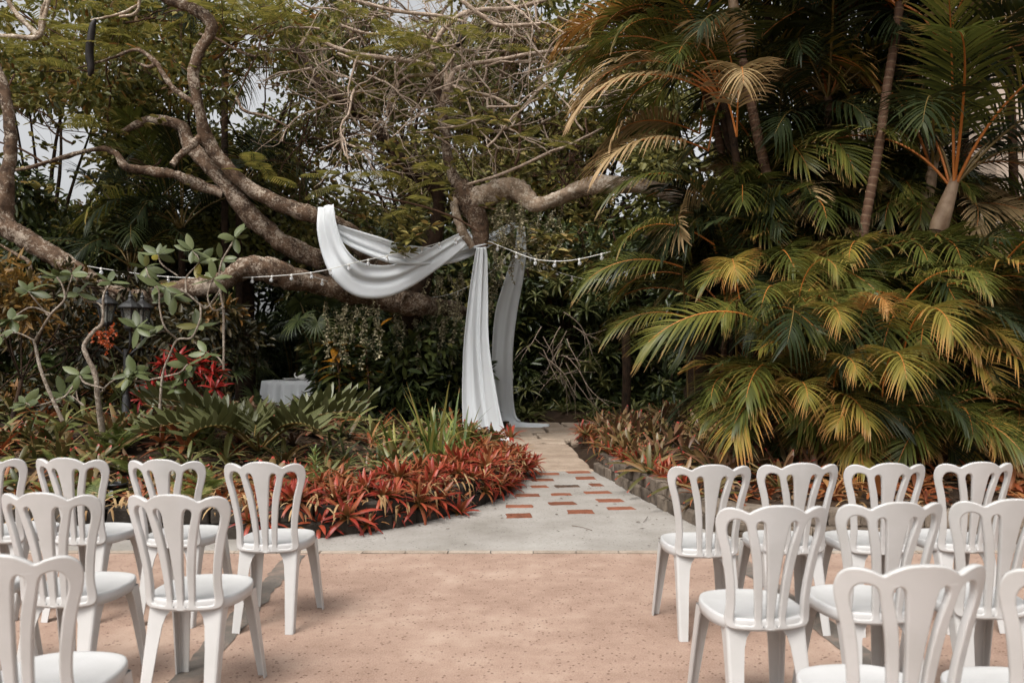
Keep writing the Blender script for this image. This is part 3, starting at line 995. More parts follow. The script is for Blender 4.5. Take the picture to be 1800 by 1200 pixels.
# ------------------------------------------------------------------ drapes
def cloth(mb, path, across, width, folds, amp, phase=0.0, nv=34, tt0=0.0, seed=0, depthdir=None):
    """a long strip of cloth: path (k,3), across vectors, width and fold depth along it"""
    P = np.asarray(path, float); k = len(P)
    A = nrm(np.broadcast_to(np.asarray(across, float), (k, 3)))
    T = nrm(np.gradient(P, axis=0))
    D = nrm(np.cross(T, A)) if depthdir is None else nrm(np.broadcast_to(np.asarray(depthdir, float), (k, 3)))
    v = np.linspace(-0.5, 0.5, nv)
    s = np.linspace(0, 1, k)
    g = np.random.default_rng(seed)
    ph = g.uniform(0, 6.28, 5)
    dep = np.zeros((k, nv))
    for q, (f, w_) in enumerate(((folds, 1.0), (folds * 1.63, 0.45), (folds * 0.5, 0.7))):
        dep += w_ * np.sin(2 * PI * f * v[None] + ph[q] + phase + (0.9 + q) * np.sin(s[:, None] * 2.6 + ph[q]))
    dep *= np.broadcast_to(np.asarray(amp, float), (k,))[:, None]
    vv = v[None] + 0.025 * np.sin(2 * PI * folds * v[None] + s[:, None] * 4 + ph[3])
    V = P[:, None] + A[:, None] * (vv * np.broadcast_to(np.asarray(width, float), (k,))[:, None])[..., None] + D[:, None] * dep[..., None]
    i = np.arange(k - 1)[:, None] * nv; j = np.arange(nv - 1)[None]
    mb.add(V.reshape(-1, 3), np.stack([i + j, i + j + 1, i + nv + j + 1, i + nv + j], -1).reshape(-1, 4))
    return V


def px_path(rows, n=8):
    """rows of (column, row, distance, extra...) -> world path and extras"""
    S = smooth_path(rows, n)
    P = np.array([at(r[0], r[1], r[2]) for r in S])
    return P, S


def solid(o, th=0.006):
    md = o.modifiers.new('thickness', 'SOLIDIFY'); md.thickness = th; md.offset = 0
    return o


# front drape: swag from the left limb to the stump, then the long panel to the ground
fd = empty('draped_fabric', at(850, 775, 13.2) * np.array([1, 1, 0]), 'white draped fabric in front, swag from the left limb then panel hanging from sawn stump', 'drape')
org = np.array(fd.location)
rows = [(573, 362, 12.2, 30), (576, 400, 12.1, 38), (588, 440, 12.1, 44), (606, 470, 12.1, 52), (634, 490, 12.2, 58), (672, 494, 12.3, 54), (712, 483, 12.45, 44), (760, 456, 12.6, 36), (800, 430, 12.75, 28), (828, 411, 12.85, 17)]
P, S = px_path(rows, 9)
T = nrm(np.gradient(P, axis=0))
acr = np.cross(T, np.array([0, -1.0, 0]))
acr = acr + np.array([0, 0.35, 0])
mb = MB()
w_ = S[:, 3] / FPX * S[:, 2]
cloth(mb, P - org, acr, w_ * 1.08, 2.0, np.clip(w_ * 0.055, 0.010, 0.04), nv=40, seed=4)
solid(mb.build('swag', 'fabric', fd))
rows = [(846, 436, 12.76, 16), (845, 456, 12.8, 22), (841, 520, 12.9, 32), (838, 600, 13.0, 42), (843, 680, 13.1, 56), (850, 740, 13.15, 66), (856, 764, 13.15, 72), (858, 774, 13.1, 74)]
P, S = px_path(rows, 10)
mb = MB()
w_ = S[:, 3] / FPX * S[:, 2]
cloth(mb, P - org, (1, 0.12, 0), w_ * 1.06, 3.1, np.linspace(0.016, 0.020, len(P)), nv=56, seed=8, depthdir=(0, 1, 0))
solid(mb.build('hanging_panel', 'fabric', fd))
mb = MB()
for q in range(2):
    a = np.linspace(0, 2 * PI, 26)
    c = at(845, 434 - 3 * q, 12.9)
    tube(mb, np.stack([c[0] + 0.125 * np.cos(a), c[1] + 0.125 * np.sin(a), c[2] + 0.03 * np.sin(a + q)], 1) - org, 0.010, 6)
mb.build('tie', 'fabric', fd)

bd = empty('draped_fabric', at(890, 742, 15.6) * np.array([1, 1, 0]), 'white draped fabric behind, thin swag to the back limb and panel trailing on flagstones', 'drape')
org = np.array(bd.location)
rows = [(590, 404, 12.25, 20), (620, 419, 12.25, 30), (660, 434, 12.3, 36), (700, 446, 12.4, 36), (750, 450, 12.6, 32), (800, 446, 12.9, 28), (850, 427, 13.4, 22), (905, 394, 14.2, 14)]
P, S = px_path(rows, 8)
T = nrm(np.gradient(P, axis=0))
mb = MB()
w_ = S[:, 3] / FPX * S[:, 2]
cloth(mb, P - org, np.cross(T, np.array([0, -1.0, 0])), w_, 2.2, w_ * 0.09, nv=30, seed=14)
solid(mb.build('swag', 'fabric', bd))
rows = [(916, 398, 14.75, 12), (914, 440, 14.8, 20), (903, 490, 15.0, 30), (889, 550, 15.2, 36), (883, 620, 15.4, 34), (884, 690, 15.6, 34), (890, 728, 15.65, 32), (900, 740, 15.6, 30)]
P, S = px_path(rows, 9)
mb = MB()
w_ = S[:, 3] / FPX * S[:, 2]
V1 = cloth(mb, P - org, (1, 0.25, 0), w_ * 1.1, 2.0, np.linspace(0.012, 0.026, len(P)), nv=36, seed=21, depthdir=(0, 1, 0))
solid(mb.build('hanging_panel', 'fabric', bd))
p0 = at(897, 738, 15.6)
tail = np.array([[p0[0], p0[1], 0.14], [p0[0] + 0.12, p0[1] + 0.0, 0.07], [p0[0] + 0.32, p0[1] + 0.02, 0.045], [p0[0] + 0.55, p0[1] + 0.06, 0.04], [p0[0] + 0.74, p0[1] + 0.08, 0.035]])
P = smooth_path(tail, 8)
mb = MB()
cloth(mb, P - org, (0.15, 1, 0.25), np.linspace(0.40, 0.12, len(P)), 2.2, np.linspace(0.02, 0.012, len(P)), nv=26, seed=5, depthdir=(0, 0, 1))
solid(mb.build('trailing_end', 'fabric', bd))

# ------------------------------------------------------------------ table, lanterns, string lights, small garden things
TX, TY, TZ = float(at(513, 668, 15.5)[0]), 15.5, float(at(513, 668, 15.5)[2])
tb = empty('table', (TX, TY, float(ground_z(TX, TY))), 'small table under a white cloth at the back of the garden', 'table')
gz = float(ground_z(TX, TY))
mb = MB()
hw, hd_ = 0.47, 0.33
mb.add(box_verts(-hw, hw, -hd_, hd_, TZ - gz - 0.035, TZ - gz - 0.004), BOXF)
mb.build('tabletop', 'twig_brown', tb, False)
for sx in (-1, 1):
    for sy in (-1, 1):
        mb = MB(); tube(mb, [(sx * 0.41, sy * 0.28, 0), (sx * 0.41, sy * 0.28, TZ - gz - 0.035)], 0.02, 8)
        mb.build('leg', 'black_metal', tb)
a = np.linspace(0, 1, 160, endpoint=False)
per = []
for u in a:
    s = u * 4
    e = int(s); f = s - e
    c4 = [(-hw, -hd_), (hw, -hd_), (hw, hd_), (-hw, hd_)]
    p, q = np.array(c4[e]), np.array(c4[(e + 1) % 4])
    per.append(p * (1 - f) + q * f)
per = np.array(per)
nout = nrm(per / np.array([hw, hd_]) ** 3)
mb = MB()
rings = []
for z, o_, am in ((TZ - gz, -0.012, 0), (TZ - gz - 0.006, 0.004, 0), (TZ - gz - 0.1, 0.018, 0.010), (TZ - gz - 0.3, 0.035, 0.024), (0.25, 0.05, 0.034), (0.06, 0.06, 0.04)):
    wv = am * (np.sin(a * 2 * PI * 17 + 0.7) + 0.6 * np.sin(a * 2 * PI * 29))
    rings.append(np.c_[per + nout * (o_ + wv)[:, None], np.full(len(a), z)])
V = np.concatenate(rings)
m2 = len(a)
i1 = np.arange(m2); i2 = (i1 + 1) % m2
mb.add(V, np.concatenate([np.stack([i1 + r * m2, i1 + (r + 1) * m2, i2 + (r + 1) * m2, i2 + r * m2], 1) for r in range(5)]))
mb.add(V[:m2], [tuple(range(m2))])
cl = mb.build('tablecloth', 'fabric')
cl.location = (TX, TY, gz)
tag(cl, 'white cloth hanging in folds over the small back table', 'tablecloth')
# ornament and dish on the cloth
oz = TZ + 0.006
orn = empty('ornament', (float(at(532, 668, 15.4)[0]), 15.4, oz), 'small pale ornament with a knobbly top on the white table', 'ornament')
mb = MB()
lathe(mb, [(0.0, 0.0), (0.075, 0.0), (0.085, 0.03), (0.10, 0.055), (0.085, 0.085), (0.05, 0.105), (0.03, 0.125), (0.035, 0.15), (0.0, 0.155)], 18)
mb.build('body', 'white_ceramic', orn)
mb = MB()
for q in range(11):
    d_ = nrm(RNG.normal(0, 1, 3)) * np.array([0.045, 0.045, 0.03])
    lathe(mb, [(0.0, -0.022), (0.016, -0.015), (0.023, 0.0), (0.016, 0.015), (0.0, 0.022)], 8, d_ + np.array([0.01, 0, 0.185]))
mb.build('top_cluster', 'white_ceramic', orn)
mb = MB()
tube(mb, smooth_path([(-0.08, 0, 0.05), (-0.13, 0, 0.06), (-0.15, 0, 0.10), (-0.135, 0, 0.14)], 5), np.linspace(0.016, 0.01, 16), 8)
mb.build('spout', 'white_ceramic', orn)
dish = MB()
lathe(dish, [(0.0, 0.0), (0.09, 0.0), (0.15, 0.03), (0.158, 0.036), (0.145, 0.03), (0.08, 0.012), (0.0, 0.012)], 20)
dd = dish.build('dish', 'white_ceramic')
dd.location = (float(at(512, 668, 15.35)[0]), 15.35, oz)
tag(dd, 'flat pale dish on the white table beside the ornament', 'dish')

# three-headed lantern post
lp = at(222, 548, 10.0)
gz = float(ground_z(lp[0], lp[1]))
lan = empty('lantern_post', (lp[0], lp[1], gz), 'black garden lamp post with three glazed lanterns below the big limb', 'lamp post')
mb = MB()
tube(mb, [(0, 0, 0), (0, 0, lp[2] - gz - 0.45)], 0.035, 10)
lathe(mb, [(0.09, 0.0), (0.10, 0.03), (0.06, 0.12), (0.045, 0.3), (0.035, 0.34)], 12)
mb.build('post', 'black_metal', lan)
for (hx, hy, dy) in ((187, 545, -0.1), (229, 552, -0.25), (250, 552, 0.15)):
    hp = at(hx, hy, lp[1] + dy) - np.array([lp[0], lp[1], gz])
    b0 = hp + np.array([0, 0, -0.17])
    mb = MB()
    tube(mb, smooth_path([(0, 0, lp[2] - gz - 0.55), (b0[0] * 0.5, b0[1] * 0.5, b0[2] - 0.28), (b0[0] * 0.95, b0[1] * 0.95, b0[2] - 0.2), b0], 6), 0.014, 8)
    arm = mb.build('arm', 'black_metal', lan)
    hd_o = MB()
    lathe(hd_o, [(0.0, -0.03), (0.05, -0.03), (0.07, 0.0), (0.075, 0.02), (0.06, 0.03)], 6, b0)
    lathe(hd_o, [(0.135, 0.235), (0.14, 0.25), (0.10, 0.29), (0.05, 0.32), (0.03, 0.335), (0.022, 0.36), (0.03, 0.375), (0.016, 0.40), (0.006, 0.44), (0.0, 0.45)], 12, b0)
    for q in range(6):
        an = q * PI / 3
        tube(hd_o, [b0 + np.array([0.062 * math.cos(an), 0.062 * math.sin(an), 0.02]), b0 + np.array([0.112 * math.cos(an), 0.112 * math.sin(an), 0.24])], 0.008, 5)
    head = hd_o.build('lantern', 'black_metal', lan, False)
    gp = MB()
    lathe(gp, [(0.055, 0.022), (0.102, 0.238)], 6, b0)
    gp.build('pane', 'lantern_glass', head, False)
    bu = MB()
    lathe(bu, [(0.018, 0.02), (0.02, 0.06), (0.03, 0.10), (0.028, 0.14), (0.0, 0.16)], 10, b0)
    bu.build('bulb', 'white_ceramic', head)

# string lights
bulb_mb = MB()
lathe(bulb_mb, [(0.010, -0.032), (0.018, -0.040), (0.026, -0.052), (0.029, -0.066), (0.026, -0.080), (0.016, -0.090), (0.0, -0.094)], 12)
bulb_me = bulb_mb.mesh('bulb', 'clear_glass')
sk = MB()
lathe(sk, [(0.0, 0.012), (0.012, 0.01), (0.015, 0.0), (0.016, -0.036), (0.0, -0.036)], 8)
sock_me = sk.mesh('socket', 'cord_white')
WIRES = [([(58, 448, 11.0), (90, 456, 11.1), (192, 474, 11.4), (303, 487, 11.7), (423, 488, 12.0), (547, 479, 12.0), (635, 459, 12.0), (723, 440, 12.3), (820, 414, 12.75)], 'string of clear globe bulbs sagging across the big limb and front swag', 21),
         ([(550, 486, 12.3), (595, 500, 13.0), (660, 512, 14.6), (700, 517, 14.8), (755, 523, 14.8), (810, 510, 14.8), (868, 474, 14.6), (900, 440, 14.5)], 'string of clear globe bulbs looping low behind the swag', 10),
         ([(858, 424, 12.8), (898, 440, 12.4), (939, 455, 12.0), (981, 459, 11.6), (1020, 455, 11.3), (1075, 442, 10.8)], 'upper string of globe bulbs from the stump to the palm', 6),
         ([(920, 440, 14.6), (968, 472, 14.0), (1008, 486, 13.6), (1045, 492, 13.3), (1080, 486, 13.0), (1120, 468, 12.7)], 'lower string of globe bulbs behind the palm frond', 7)]
for rows, lab, nb in WIRES:
    P, S = px_path(rows, 8)
    o = empty('string_light', P[0], lab, 'string lights')
    mb = MB(); tube(mb, P - P[0], 0.006, 5)
    mb.build('wire', 'cord_white', o)
    s = np.concatenate([[0], np.cumsum(np.linalg.norm(np.diff(P, axis=0), axis=1))])
    for q in np.linspace(0.25, s[-1] - 0.2, nb):
        p = np.array([np.interp(q, s, P[:, c]) for c in range(3)]) - P[0]
        b_ = link('bulb', bulb_me, o, Matrix.Translation(p) @ Matrix.Rotation(random.uniform(-.2, .2), 4, 'X') @ Matrix.Rotation(random.uniform(-.2, .2), 4, 'Y'))
        link('socket', sock_me, b_)

# black nursery pot, dome path light
pp = at(205, 862, 6.75); pz = float(ground_z(pp[0], pp[1]))
pot = empty('plant_pot', (pp[0], pp[1], pz), 'black plastic nursery pot half hidden behind the left chairs', 'pot')
mb = MB()
lathe(mb, [(0.0, 0.0), (0.065, 0.0), (0.08, 0.145), (0.088, 0.147), (0.09, 0.165), (0.082, 0.166), (0.078, 0.14), (0.06, 0.02)], 20)
mb.build('body', 'black_plastic', pot)
mb = MB()
q = np.linspace(-0.5, 0.1, 6) - PI / 2
V = np.concatenate([np.stack([0.0735 * np.cos(q), 0.0735 * np.sin(q), np.full(6, 0.055)], 1), np.stack([0.0795 * np.cos(q), 0.0795 * np.sin(q), np.full(6, 0.115)], 1)])
ii = np.arange(5)
mb.add(V, np.stack([ii, ii + 1, ii + 7, ii + 6], 1))
mb.build('sticker', 'label_white', pot)
pp = at(840, 815, 8.3); pz = float(ground_z(pp[0], pp[1]))
dl = empty('path_light', (pp[0], pp[1], pz), 'dark dome-capped path light sunk among the red bromeliads', 'lamp')
mb = MB(); lathe(mb, [(0.0, pp[2] - pz + 0.02), (0.04, pp[2] - pz + 0.015), (0.09, pp[2] - pz - 0.01), (0.112, pp[2] - pz - 0.04), (0.10, pp[2] - pz - 0.045), (0.0, pp[2] - pz - 0.03)], 20)
mb.build('cap', 'black_metal', dl)
mb = MB(); tube(mb, [(0, 0, -0.02), (0, 0, pp[2] - pz - 0.03)], 0.018, 8)
mb.build('stem', 'black_metal', dl)
# ------------------------------------------------------------------ trees
def limb(name, rows, mat, parent, org, n=7, sides=12, rough=0.16, seed=0, scale=0.80):
    P, S = px_path(rows, n)
    mb = MB()
    tube(mb, P - org, S[:, 3] / FPX * S[:, 2] * scale, sides, rough, seed=seed)
    return mb.build(name, mat, parent)


def rows_d(rows, d):
    return [(r[0], r[1], d, r[2]) if len(r) == 3 else r for r in rows]


trA = empty('sprawling_tree', at(725, 725, 14.0) * np.array([1, 1, 0]), 'gnarled spreading tree with long low mottled limbs reaching left', 'tree')
oA = np.array(trA.location)
limb('trunk', [(720, 522, 13.75, 26), (726, 575, 14.4, 24), (724, 660, 15.0, 26), (726, 740, 15.2, 34)], 'bark_dark', trA, oA, 8, 14, 0.2, 1)
limb('limb', [(-60, 372, 11, 15), (-10, 392, 11, 17), (30, 410, 11, 20), (60, 430, 11, 21), (130, 472, 11.1, 21), (180, 508, 11.2, 21), (232, 524, 11.3, 20), (300, 515, 11.5, 21), (370, 500, 11.8, 22), (410, 482, 12, 24), (442, 470, 12.1, 26), (490, 481, 12.3, 25), (560, 500, 12.7, 24), (640, 515, 13.2, 26), (710, 530, 13.6, 27), (760, 538, 14.2, 22), (800, 544, 15.0, 14), (822, 548, 15.6, 8)], 'bark', trA, oA, 8, 14, 0.17, 2)
limb('limb', [(16, 400, 11, 20), (6, 362, 11, 19), (12, 310, 11, 16), (19, 255, 11, 13), (14, 195, 11, 12), (0, 140, 11, 12), (-20, 90, 11, 11)], 'bark', trA, oA, 8, 12, 0.16, 3)
limb('limb', [(215, 232, 12.6, 6), (262, 212, 12.6, 10), (316, 220, 12.5, 13), (330, 250, 12.5, 14), (366, 290, 12.4, 16), (400, 330, 12.4, 19), (450, 388, 12.5, 20), (500, 428, 12.7, 21), (560, 458, 13.0, 23), (620, 490, 13.3, 26), (700, 530, 13.6, 34)], 'bark', trA, oA, 8, 14, 0.17, 4)
limb('limb', [(-40, 306, 11.8, 3), (40, 297, 11.8, 4), (90, 283, 11.9, 4.5), (170, 262, 12, 5), (203, 270, 12, 7), (222, 293, 12, 9), (275, 302, 12.1, 10), (310, 308, 12.2, 11), (350, 325, 12.3, 12), (392, 340, 12.4, 13)], 'bark', trA, oA, 8, 10, 0.18, 5)
limb('limb', [(270, -20, 11.7, 8), (300, 2, 11.8, 11), (345, 18, 11.9, 13), (373, 48, 11.9, 13), (352, 88, 11.9, 12), (340, 125, 11.9, 11), (345, 165, 11.9, 12), (355, 215, 12, 13), (365, 248, 12.1, 14), (400, 295, 12.2, 15), (450, 338, 12.3, 16), (510, 365, 12.3, 17), (560, 382, 12.4, 18), (600, 400, 12.7, 19), (650, 450, 13.2, 22), (700, 520, 13.6, 28)], 'bark', trA, oA, 8, 12, 0.15, 6)
limb('limb', [(355, 238, 12.05, 9), (335, 258, 12.0, 8), (312, 277, 11.95, 8), (303, 290, 11.9, 7)], 'bark', trA, oA, 6, 10, 0.15, 7)
limb('limb', [(436, -20, 14, 9), (480, 30, 14, 10), (515, 82, 14, 10), (535, 110, 14, 11), (560, 148, 14, 12), (602, 174, 14.1, 12), (650, 212, 14.1, 13), (690, 262, 14.1, 13), (724, 302, 14.1, 14), (770, 338, 14.2, 15), (760, 430, 14.2, 20), (730, 520, 14.0, 28)], 'bark_dark', trA, oA, 8, 10, 0.18, 8)
for sd, rows in enumerate([
        [(348, 185, 7), (310, 160, 6), (285, 128, 5.5), (274, 110, 6), (240, 88, 4), (195, 103, 3), (130, 122, 2)],
        [(274, 112, 5), (262, 118, 4), (244, 112, 3)],
        [(-20, 62, 5), (30, 65, 5.5), (68, 64, 6), (78, 30, 5), (90, -15, 4)],
        [(66, 62, 6), (42, 38, 6), (20, 12, 5), (8, -15, 4)],
        [(70, 62, 5), (74, 20, 4), (86, -10, 3)],
        [(450, 100, 3.5), (420, 90, 3), (380, 68, 3), (350, 60, 2.5)],
        [(210, 30, 3), (240, 22, 3.5), (246, -10, 3)], [(160, 36, 2.5), (210, 25, 3), (245, 8, 3)],
        [(415, 170, 3), (430, 195, 3.5), (470, 205, 3), (510, 225, 2)],
        [(0, 430, 3), (30, 448, 4), (50, 460, 5), (58, 490, 6)]]):
    limb('branch', rows_d(rows, 11.9 if sd else 11.9), 'bark_pale' if sd in (2, 3, 4, 6, 7) else 'bark', trA, oA, 6, 7, 0.14, 20 + sd)

trB = empty('overhanging_tree', at(1235, 735, 12.2) * np.array([1, 1, 0]), 'pale tree arching in from behind the palms to a sawn stump', 'tree')
oB = np.array(trB.location)
limb('trunk', [(1190, 342, 12.25, 18), (1222, 380, 12.2, 22), (1232, 470, 12.2, 26), (1235, 600, 12.2, 32), (1236, 740, 12.2, 42)], 'bark_dark', trB, oB, 8, 12, 0.18, 31)
limb('limb', [(1200, 345, 12.2, 17), (1120, 326, 12.3, 15), (1060, 325, 12.4, 15), (1030, 329, 12.5, 16), (985, 346, 12.6, 15), (945, 360, 12.7, 14), (926, 348, 12.8, 17), (906, 334, 12.9, 20), (880, 332, 12.9, 22), (850, 347, 12.9, 23), (822, 352, 12.9, 20)], 'bark_pale', trB, oB, 8, 14, 0.16, 32, 0.92)
limb('stump', [(806, 322, 12.9, 16), (820, 348, 12.9, 19), (833, 372, 12.9, 17), (842, 398, 12.9, 15), (846, 420, 12.9, 14), (846, 437, 12.9, 13)], 'bark', trB, oB, 8, 14, 0.14, 33, 1.05)
limb('limb', [(806, 345, 12.95, 11), (799, 362, 12.85, 10), (806, 390, 12.8, 9), (816, 412, 12.8, 10), (830, 434, 12.85, 9)], 'bark_pale', trB, oB, 7, 10, 0.2, 34)
limb('limb', [(826, 358, 12.9, 20), (807, 328, 12.9, 15), (793, 300, 12.9, 12), (786, 270, 12.9, 11), (781, 222, 12.9, 11), (773, 178, 12.9, 10), (765, 140, 12.9, 9), (757, 104, 12.8, 7), (748, 80, 12.8, 6), (762, 50, 12.7, 4), (785, 10, 12.6, 3)], 'bark', trB, oB, 7, 10, 0.15, 35)
for sd, (rows, d, mat) in enumerate([
        ([(786, 160, 9), (792, 140, 7), (800, 124, 6), (830, 113, 5), (880, 105, 4.5), (930, 95, 4), (1000, 86, 3.5), (1060, 78, 3)], 12.8, 'twig'),
        ([(778, 180, 7), (786, 150, 8), (782, 120, 6)], 12.85, 'bark_pale'),
        ([(757, 88, 4), (768, 70, 5.5), (786, 44, 6), (812, 26, 6), (850, 17, 5), (900, 15, 5), (960, 0, 4)], 12.7, 'twig'),
        ([(560, 70, 4), (600, 88, 5), (640, 97, 5), (680, 102, 5), (735, 110, 5.5), (764, 118, 5)], 12.7, 'twig'),
        ([(715, 134, 4.5), (760, 132, 5), (770, 140, 5)], 12.8, 'bark_pale'),
        ([(718, 136, 5), (700, 150, 7), (688, 175, 7), (680, 205, 6)], 13.4, 'bark'),
        ([(795, 150, 4), (830, 162, 4), (870, 172, 4), (912, 192, 4), (935, 172, 4), (960, 148, 3), (1000, 135, 2.5)], 12.7, 'twig'),
        ([(912, 190, 4), (914, 230, 3.5), (912, 270, 3.5), (905, 290, 3)], 12.7, 'twig_brown'),
        ([(822, 324, 3), (870, 310, 3.5), (920, 290, 3.5), (965, 268, 3.5), (1000, 255, 3), (1060, 225, 2.5)], 12.5, 'twig'),
        ([(600, 325, 2), (680, 348, 2.5), (740, 362, 2.5), (800, 383, 2.5), (842, 408, 2.5)], 12.3, 'twig_brown'),
        ([(620, 0, 4), (700, 20, 4), (770, 28, 4), (820, 40, 3)], 12.4, 'twig'),
        ([(810, 0, 5), (850, 30, 5), (880, 45, 4.5), (950, 42, 4)], 12.3, 'twig'),
        ([(600, 45, 3.5), (650, 60, 3.5), (700, 58, 3), (770, 70, 3)], 12.9, 'twig')]):
    limb('branch', rows_d(rows, d), mat, trB, oB, 6, 7, 0.12, 60 + sd)

# pale twig tangle of the overhanging tree
g = np.random.default_rng(3)
mb = MB(); tips = []
for q in range(110):
    px, py = g.uniform(540, 1040), g.uniform(-40, 260)
    p = at(px, py, g.uniform(12.2, 13.6))
    a = g.uniform(0, 2 * PI)
    grow(mb, g, p - oB, (math.cos(a), g.normal(0, 0.35), math.sin(a) * 0.7), g.uniform(0.7, 1.5), g.uniform(0.014, 0.023), 2, 0.42, 0.05, (2, 4), 5, tips)
mb.build('twigs', 'twig', trB)
mb = MB()
for q in range(46):
    p = at(g.uniform(540, 1080), g.uniform(120, 420), g.uniform(13.4, 15))
    a = g.uniform(0, 2 * PI)
    grow(mb, g, p - oA, (math.cos(a), g.normal(0, 0.5), math.sin(a)), g.uniform(0.7, 1.5), g.uniform(0.012, 0.02), 2, 0.5, -0.05, (2, 4), 4)
for q in range(30):
    p = at(g.uniform(-20, 520), g.uniform(-20, 300), g.uniform(11.8, 13.5))
    a = g.uniform(0, 2 * PI)
    grow(mb, g, p - oA, (math.cos(a), g.normal(0, 0.4), math.sin(a) * 0.8), g.uniform(0.8, 1.8), g.uniform(0.012, 0.02), 2, 0.3, 0.08, (2, 3), 4)
mb.build('twigs', 'twig_brown', trA)

# matted dead vines on the limbs
mb = MB()
for (cx, cy, d, r) in ((640, 270, 13.6, 0.75), (560, 215, 13.8, 0.5), (690, 300, 13.7, 0.6), (650, 60, 13.2, 0.6), (900, 60, 13.1, 0.6), (860, 250, 13.4, 0.5), (1000, 300, 13.0, 0.5)):
    c = at(cx, cy, d)
    for q in range(60):
        p = c + g.normal(0, r * 0.5, 3)
        dd = nrm(g.normal(0, 1, 3)) * r * 0.8
        tube(mb, smooth_path([p - dd * 0.5 - oA, p + g.normal(0, 0.1, 3) - oA, p + dd * 0.5 + np.array([0, 0, -0.1]) - oA], 4), 0.006, 3, cap=False)
mb.build('dead_vines', 'twig_brown', trA)


# feathery compound leaves of the overhanging and sprawling trees
def feather(mb, rng, p, d, L):
    D = nrm(d)
    S = nrm(np.cross(D, (0, 0, 1.0)))
    n = 13
    P = np.array([p + D * L * u + np.array([0, 0, -0.22 * L * u * u]) for u in np.linspace(0, 1, n)])
    ribbon(mb, P, np.full(n, 0.008), S, rnd=0.2)
    k = 15
    base, dirs, LL = [], [], []
    for u in np.linspace(0.12, 1, k):
        c = p + D * L * u + np.array([0, 0, -0.22 * L * u * u])
        ln = L * 0.40 * math.sin(PI * (0.18 + 0.74 * u))
        for s in (-1, 1):
            base.append(c); dirs.append(S * s + D * 0.45 + np.array([0, 0, -0.18])); LL.append(ln)
    leaves(mb, base, dirs, np.array(LL), 0.019 * L / 0.5, rng, 0.10, rnd=rng.uniform(0, 1, len(LL)))


mbA, mbB = MB(), MB()
spots = [(470, 15), (500, 10), (430, 22), (690, 60), (620, 15), (720, 75), (770, 110), (700, 65), (660, 90), (870, 208), (845, 235), (960, 240), (940, 232), (800, 205), (820, 248), (760, 290), (440, 295), (470, 300), (580, 315), (620, 335), (640, 300), (730, 345), (740, 65), (820, 60), (790, 330), (660, 320), (150, 210), (165, 218), (60, 110), (110, 90), (140, 80), (40, 75), (90, 60), (180, 60), (700, 75), (860, 65)]
for (px, py) in spots:
    for q in range(3):
        d = g.uniform(11.4, 12.3)
        a = g.uniform(0, 2 * PI)
        tgt, oo = (mbA, oA) if px < 560 else (mbB, oB)
        feather(tgt, g, at(px + g.normal(0, 14), py + g.normal(0, 10), d) - oo, (math.cos(a), math.sin(a) * 0.8, g.uniform(-0.2, 0.3)), g.uniform(0.34, 0.58))
for q in range(130):
    px, py = g.uniform(-30, 560), g.uniform(-30, 130) * g.uniform(0.3, 1)
    a = g.uniform(0, 2 * PI)
    feather(mbA, g, at(px, py, g.uniform(12, 13.6)) - oA, (math.cos(a), math.sin(a), g.uniform(-0.3, 0.2)), g.uniform(0.3, 0.6))
mbA.build('feathery_leaves', 'feather_leaf', trA)
mbB.build('feathery_leaves', 'feather_leaf', trB)


def whorl(mb, rng, p, n, L, W, spread=0.9, droop=-0.1):
    a = rng.uniform(0, 2 * PI, n)
    D = np.stack([np.cos(a) * spread, np.sin(a) * spread, rng.uniform(-0.35, 0.75, n) + droop], 1)
    leaves(mb, np.tile(p, (n, 1)) + nrm(D) * 0.02, D, L * rng.uniform(0.7, 1.15, n), W * rng.uniform(0.8, 1.1, n), rng, 0.25)


# leaf whorls along the middle twigs (olive, nearer to us than the hedge)
mb = MB()
for q in range(330):
    px = g.uniform(560, 1080); py = g.uniform(150, 470)
    d = g.uniform(12.6, 14.6)
    if 800 < px < 1020 and 310 < py < 470 and g.uniform() < 0.6:
        continue
    whorl(mb, g, at(px, py, d) - oB, g.integers(5, 9), 0.17, 0.068)
for (px, py) in ((700, 400), (725, 385), (748, 395), (735, 415), (705, 430), (712, 440), (690, 380), (720, 250), (760, 225), (680, 260), (640, 255), (690, 290), (1000, 420), (960, 410), (985, 445), (962, 470), (975, 430), (1010, 380), (870, 200), (800, 170)):
    for k in range(3):
        whorl(mb, g, at(px + g.normal(0, 8), py + g.normal(0, 8), g.uniform(11.9, 12.4)) - oB, 7, 0.18, 0.075)
mb.build('crown', 'canopy_leaf_olive', trB)

# crown of the sprawling tree: clumps over the limbs and out above the frame
mb = MB()
for q in range(64):
    px, py, d = g.uniform(-120, 560), g.uniform(-60, 170), g.uniform(12.2, 14.5)
    c = at(px, py, d) - oA
    n = int(g.uniform(30, 90))
    P, dd = clump_points(g, c, (0.5, 0.5, 0.32), n)
    leaves(mb, P, dd + np.array([0, 0, -0.3]) + g.normal(0, 0.5, (n, 3)), g.uniform(0.10, 0.19, n), g.uniform(0.045, 0.08, n), g, 0.7)
mb.build('crown', 'canopy_leaf', trA)


# larger leaf whorls hanging in front of the left limbs
mb = MB()
for q in range(120):
    px, py = g.uniform(0, 430), g.uniform(60, 330)
    if abs(px - 350) < 26 and py < 260:
        continue
    whorl(mb, g, at(px, py, g.uniform(12.3, 13.4)) - oA, g.integers(5, 9), 0.15, 0.065)
mb.build('foliage', 'canopy_leaf_olive', trA)


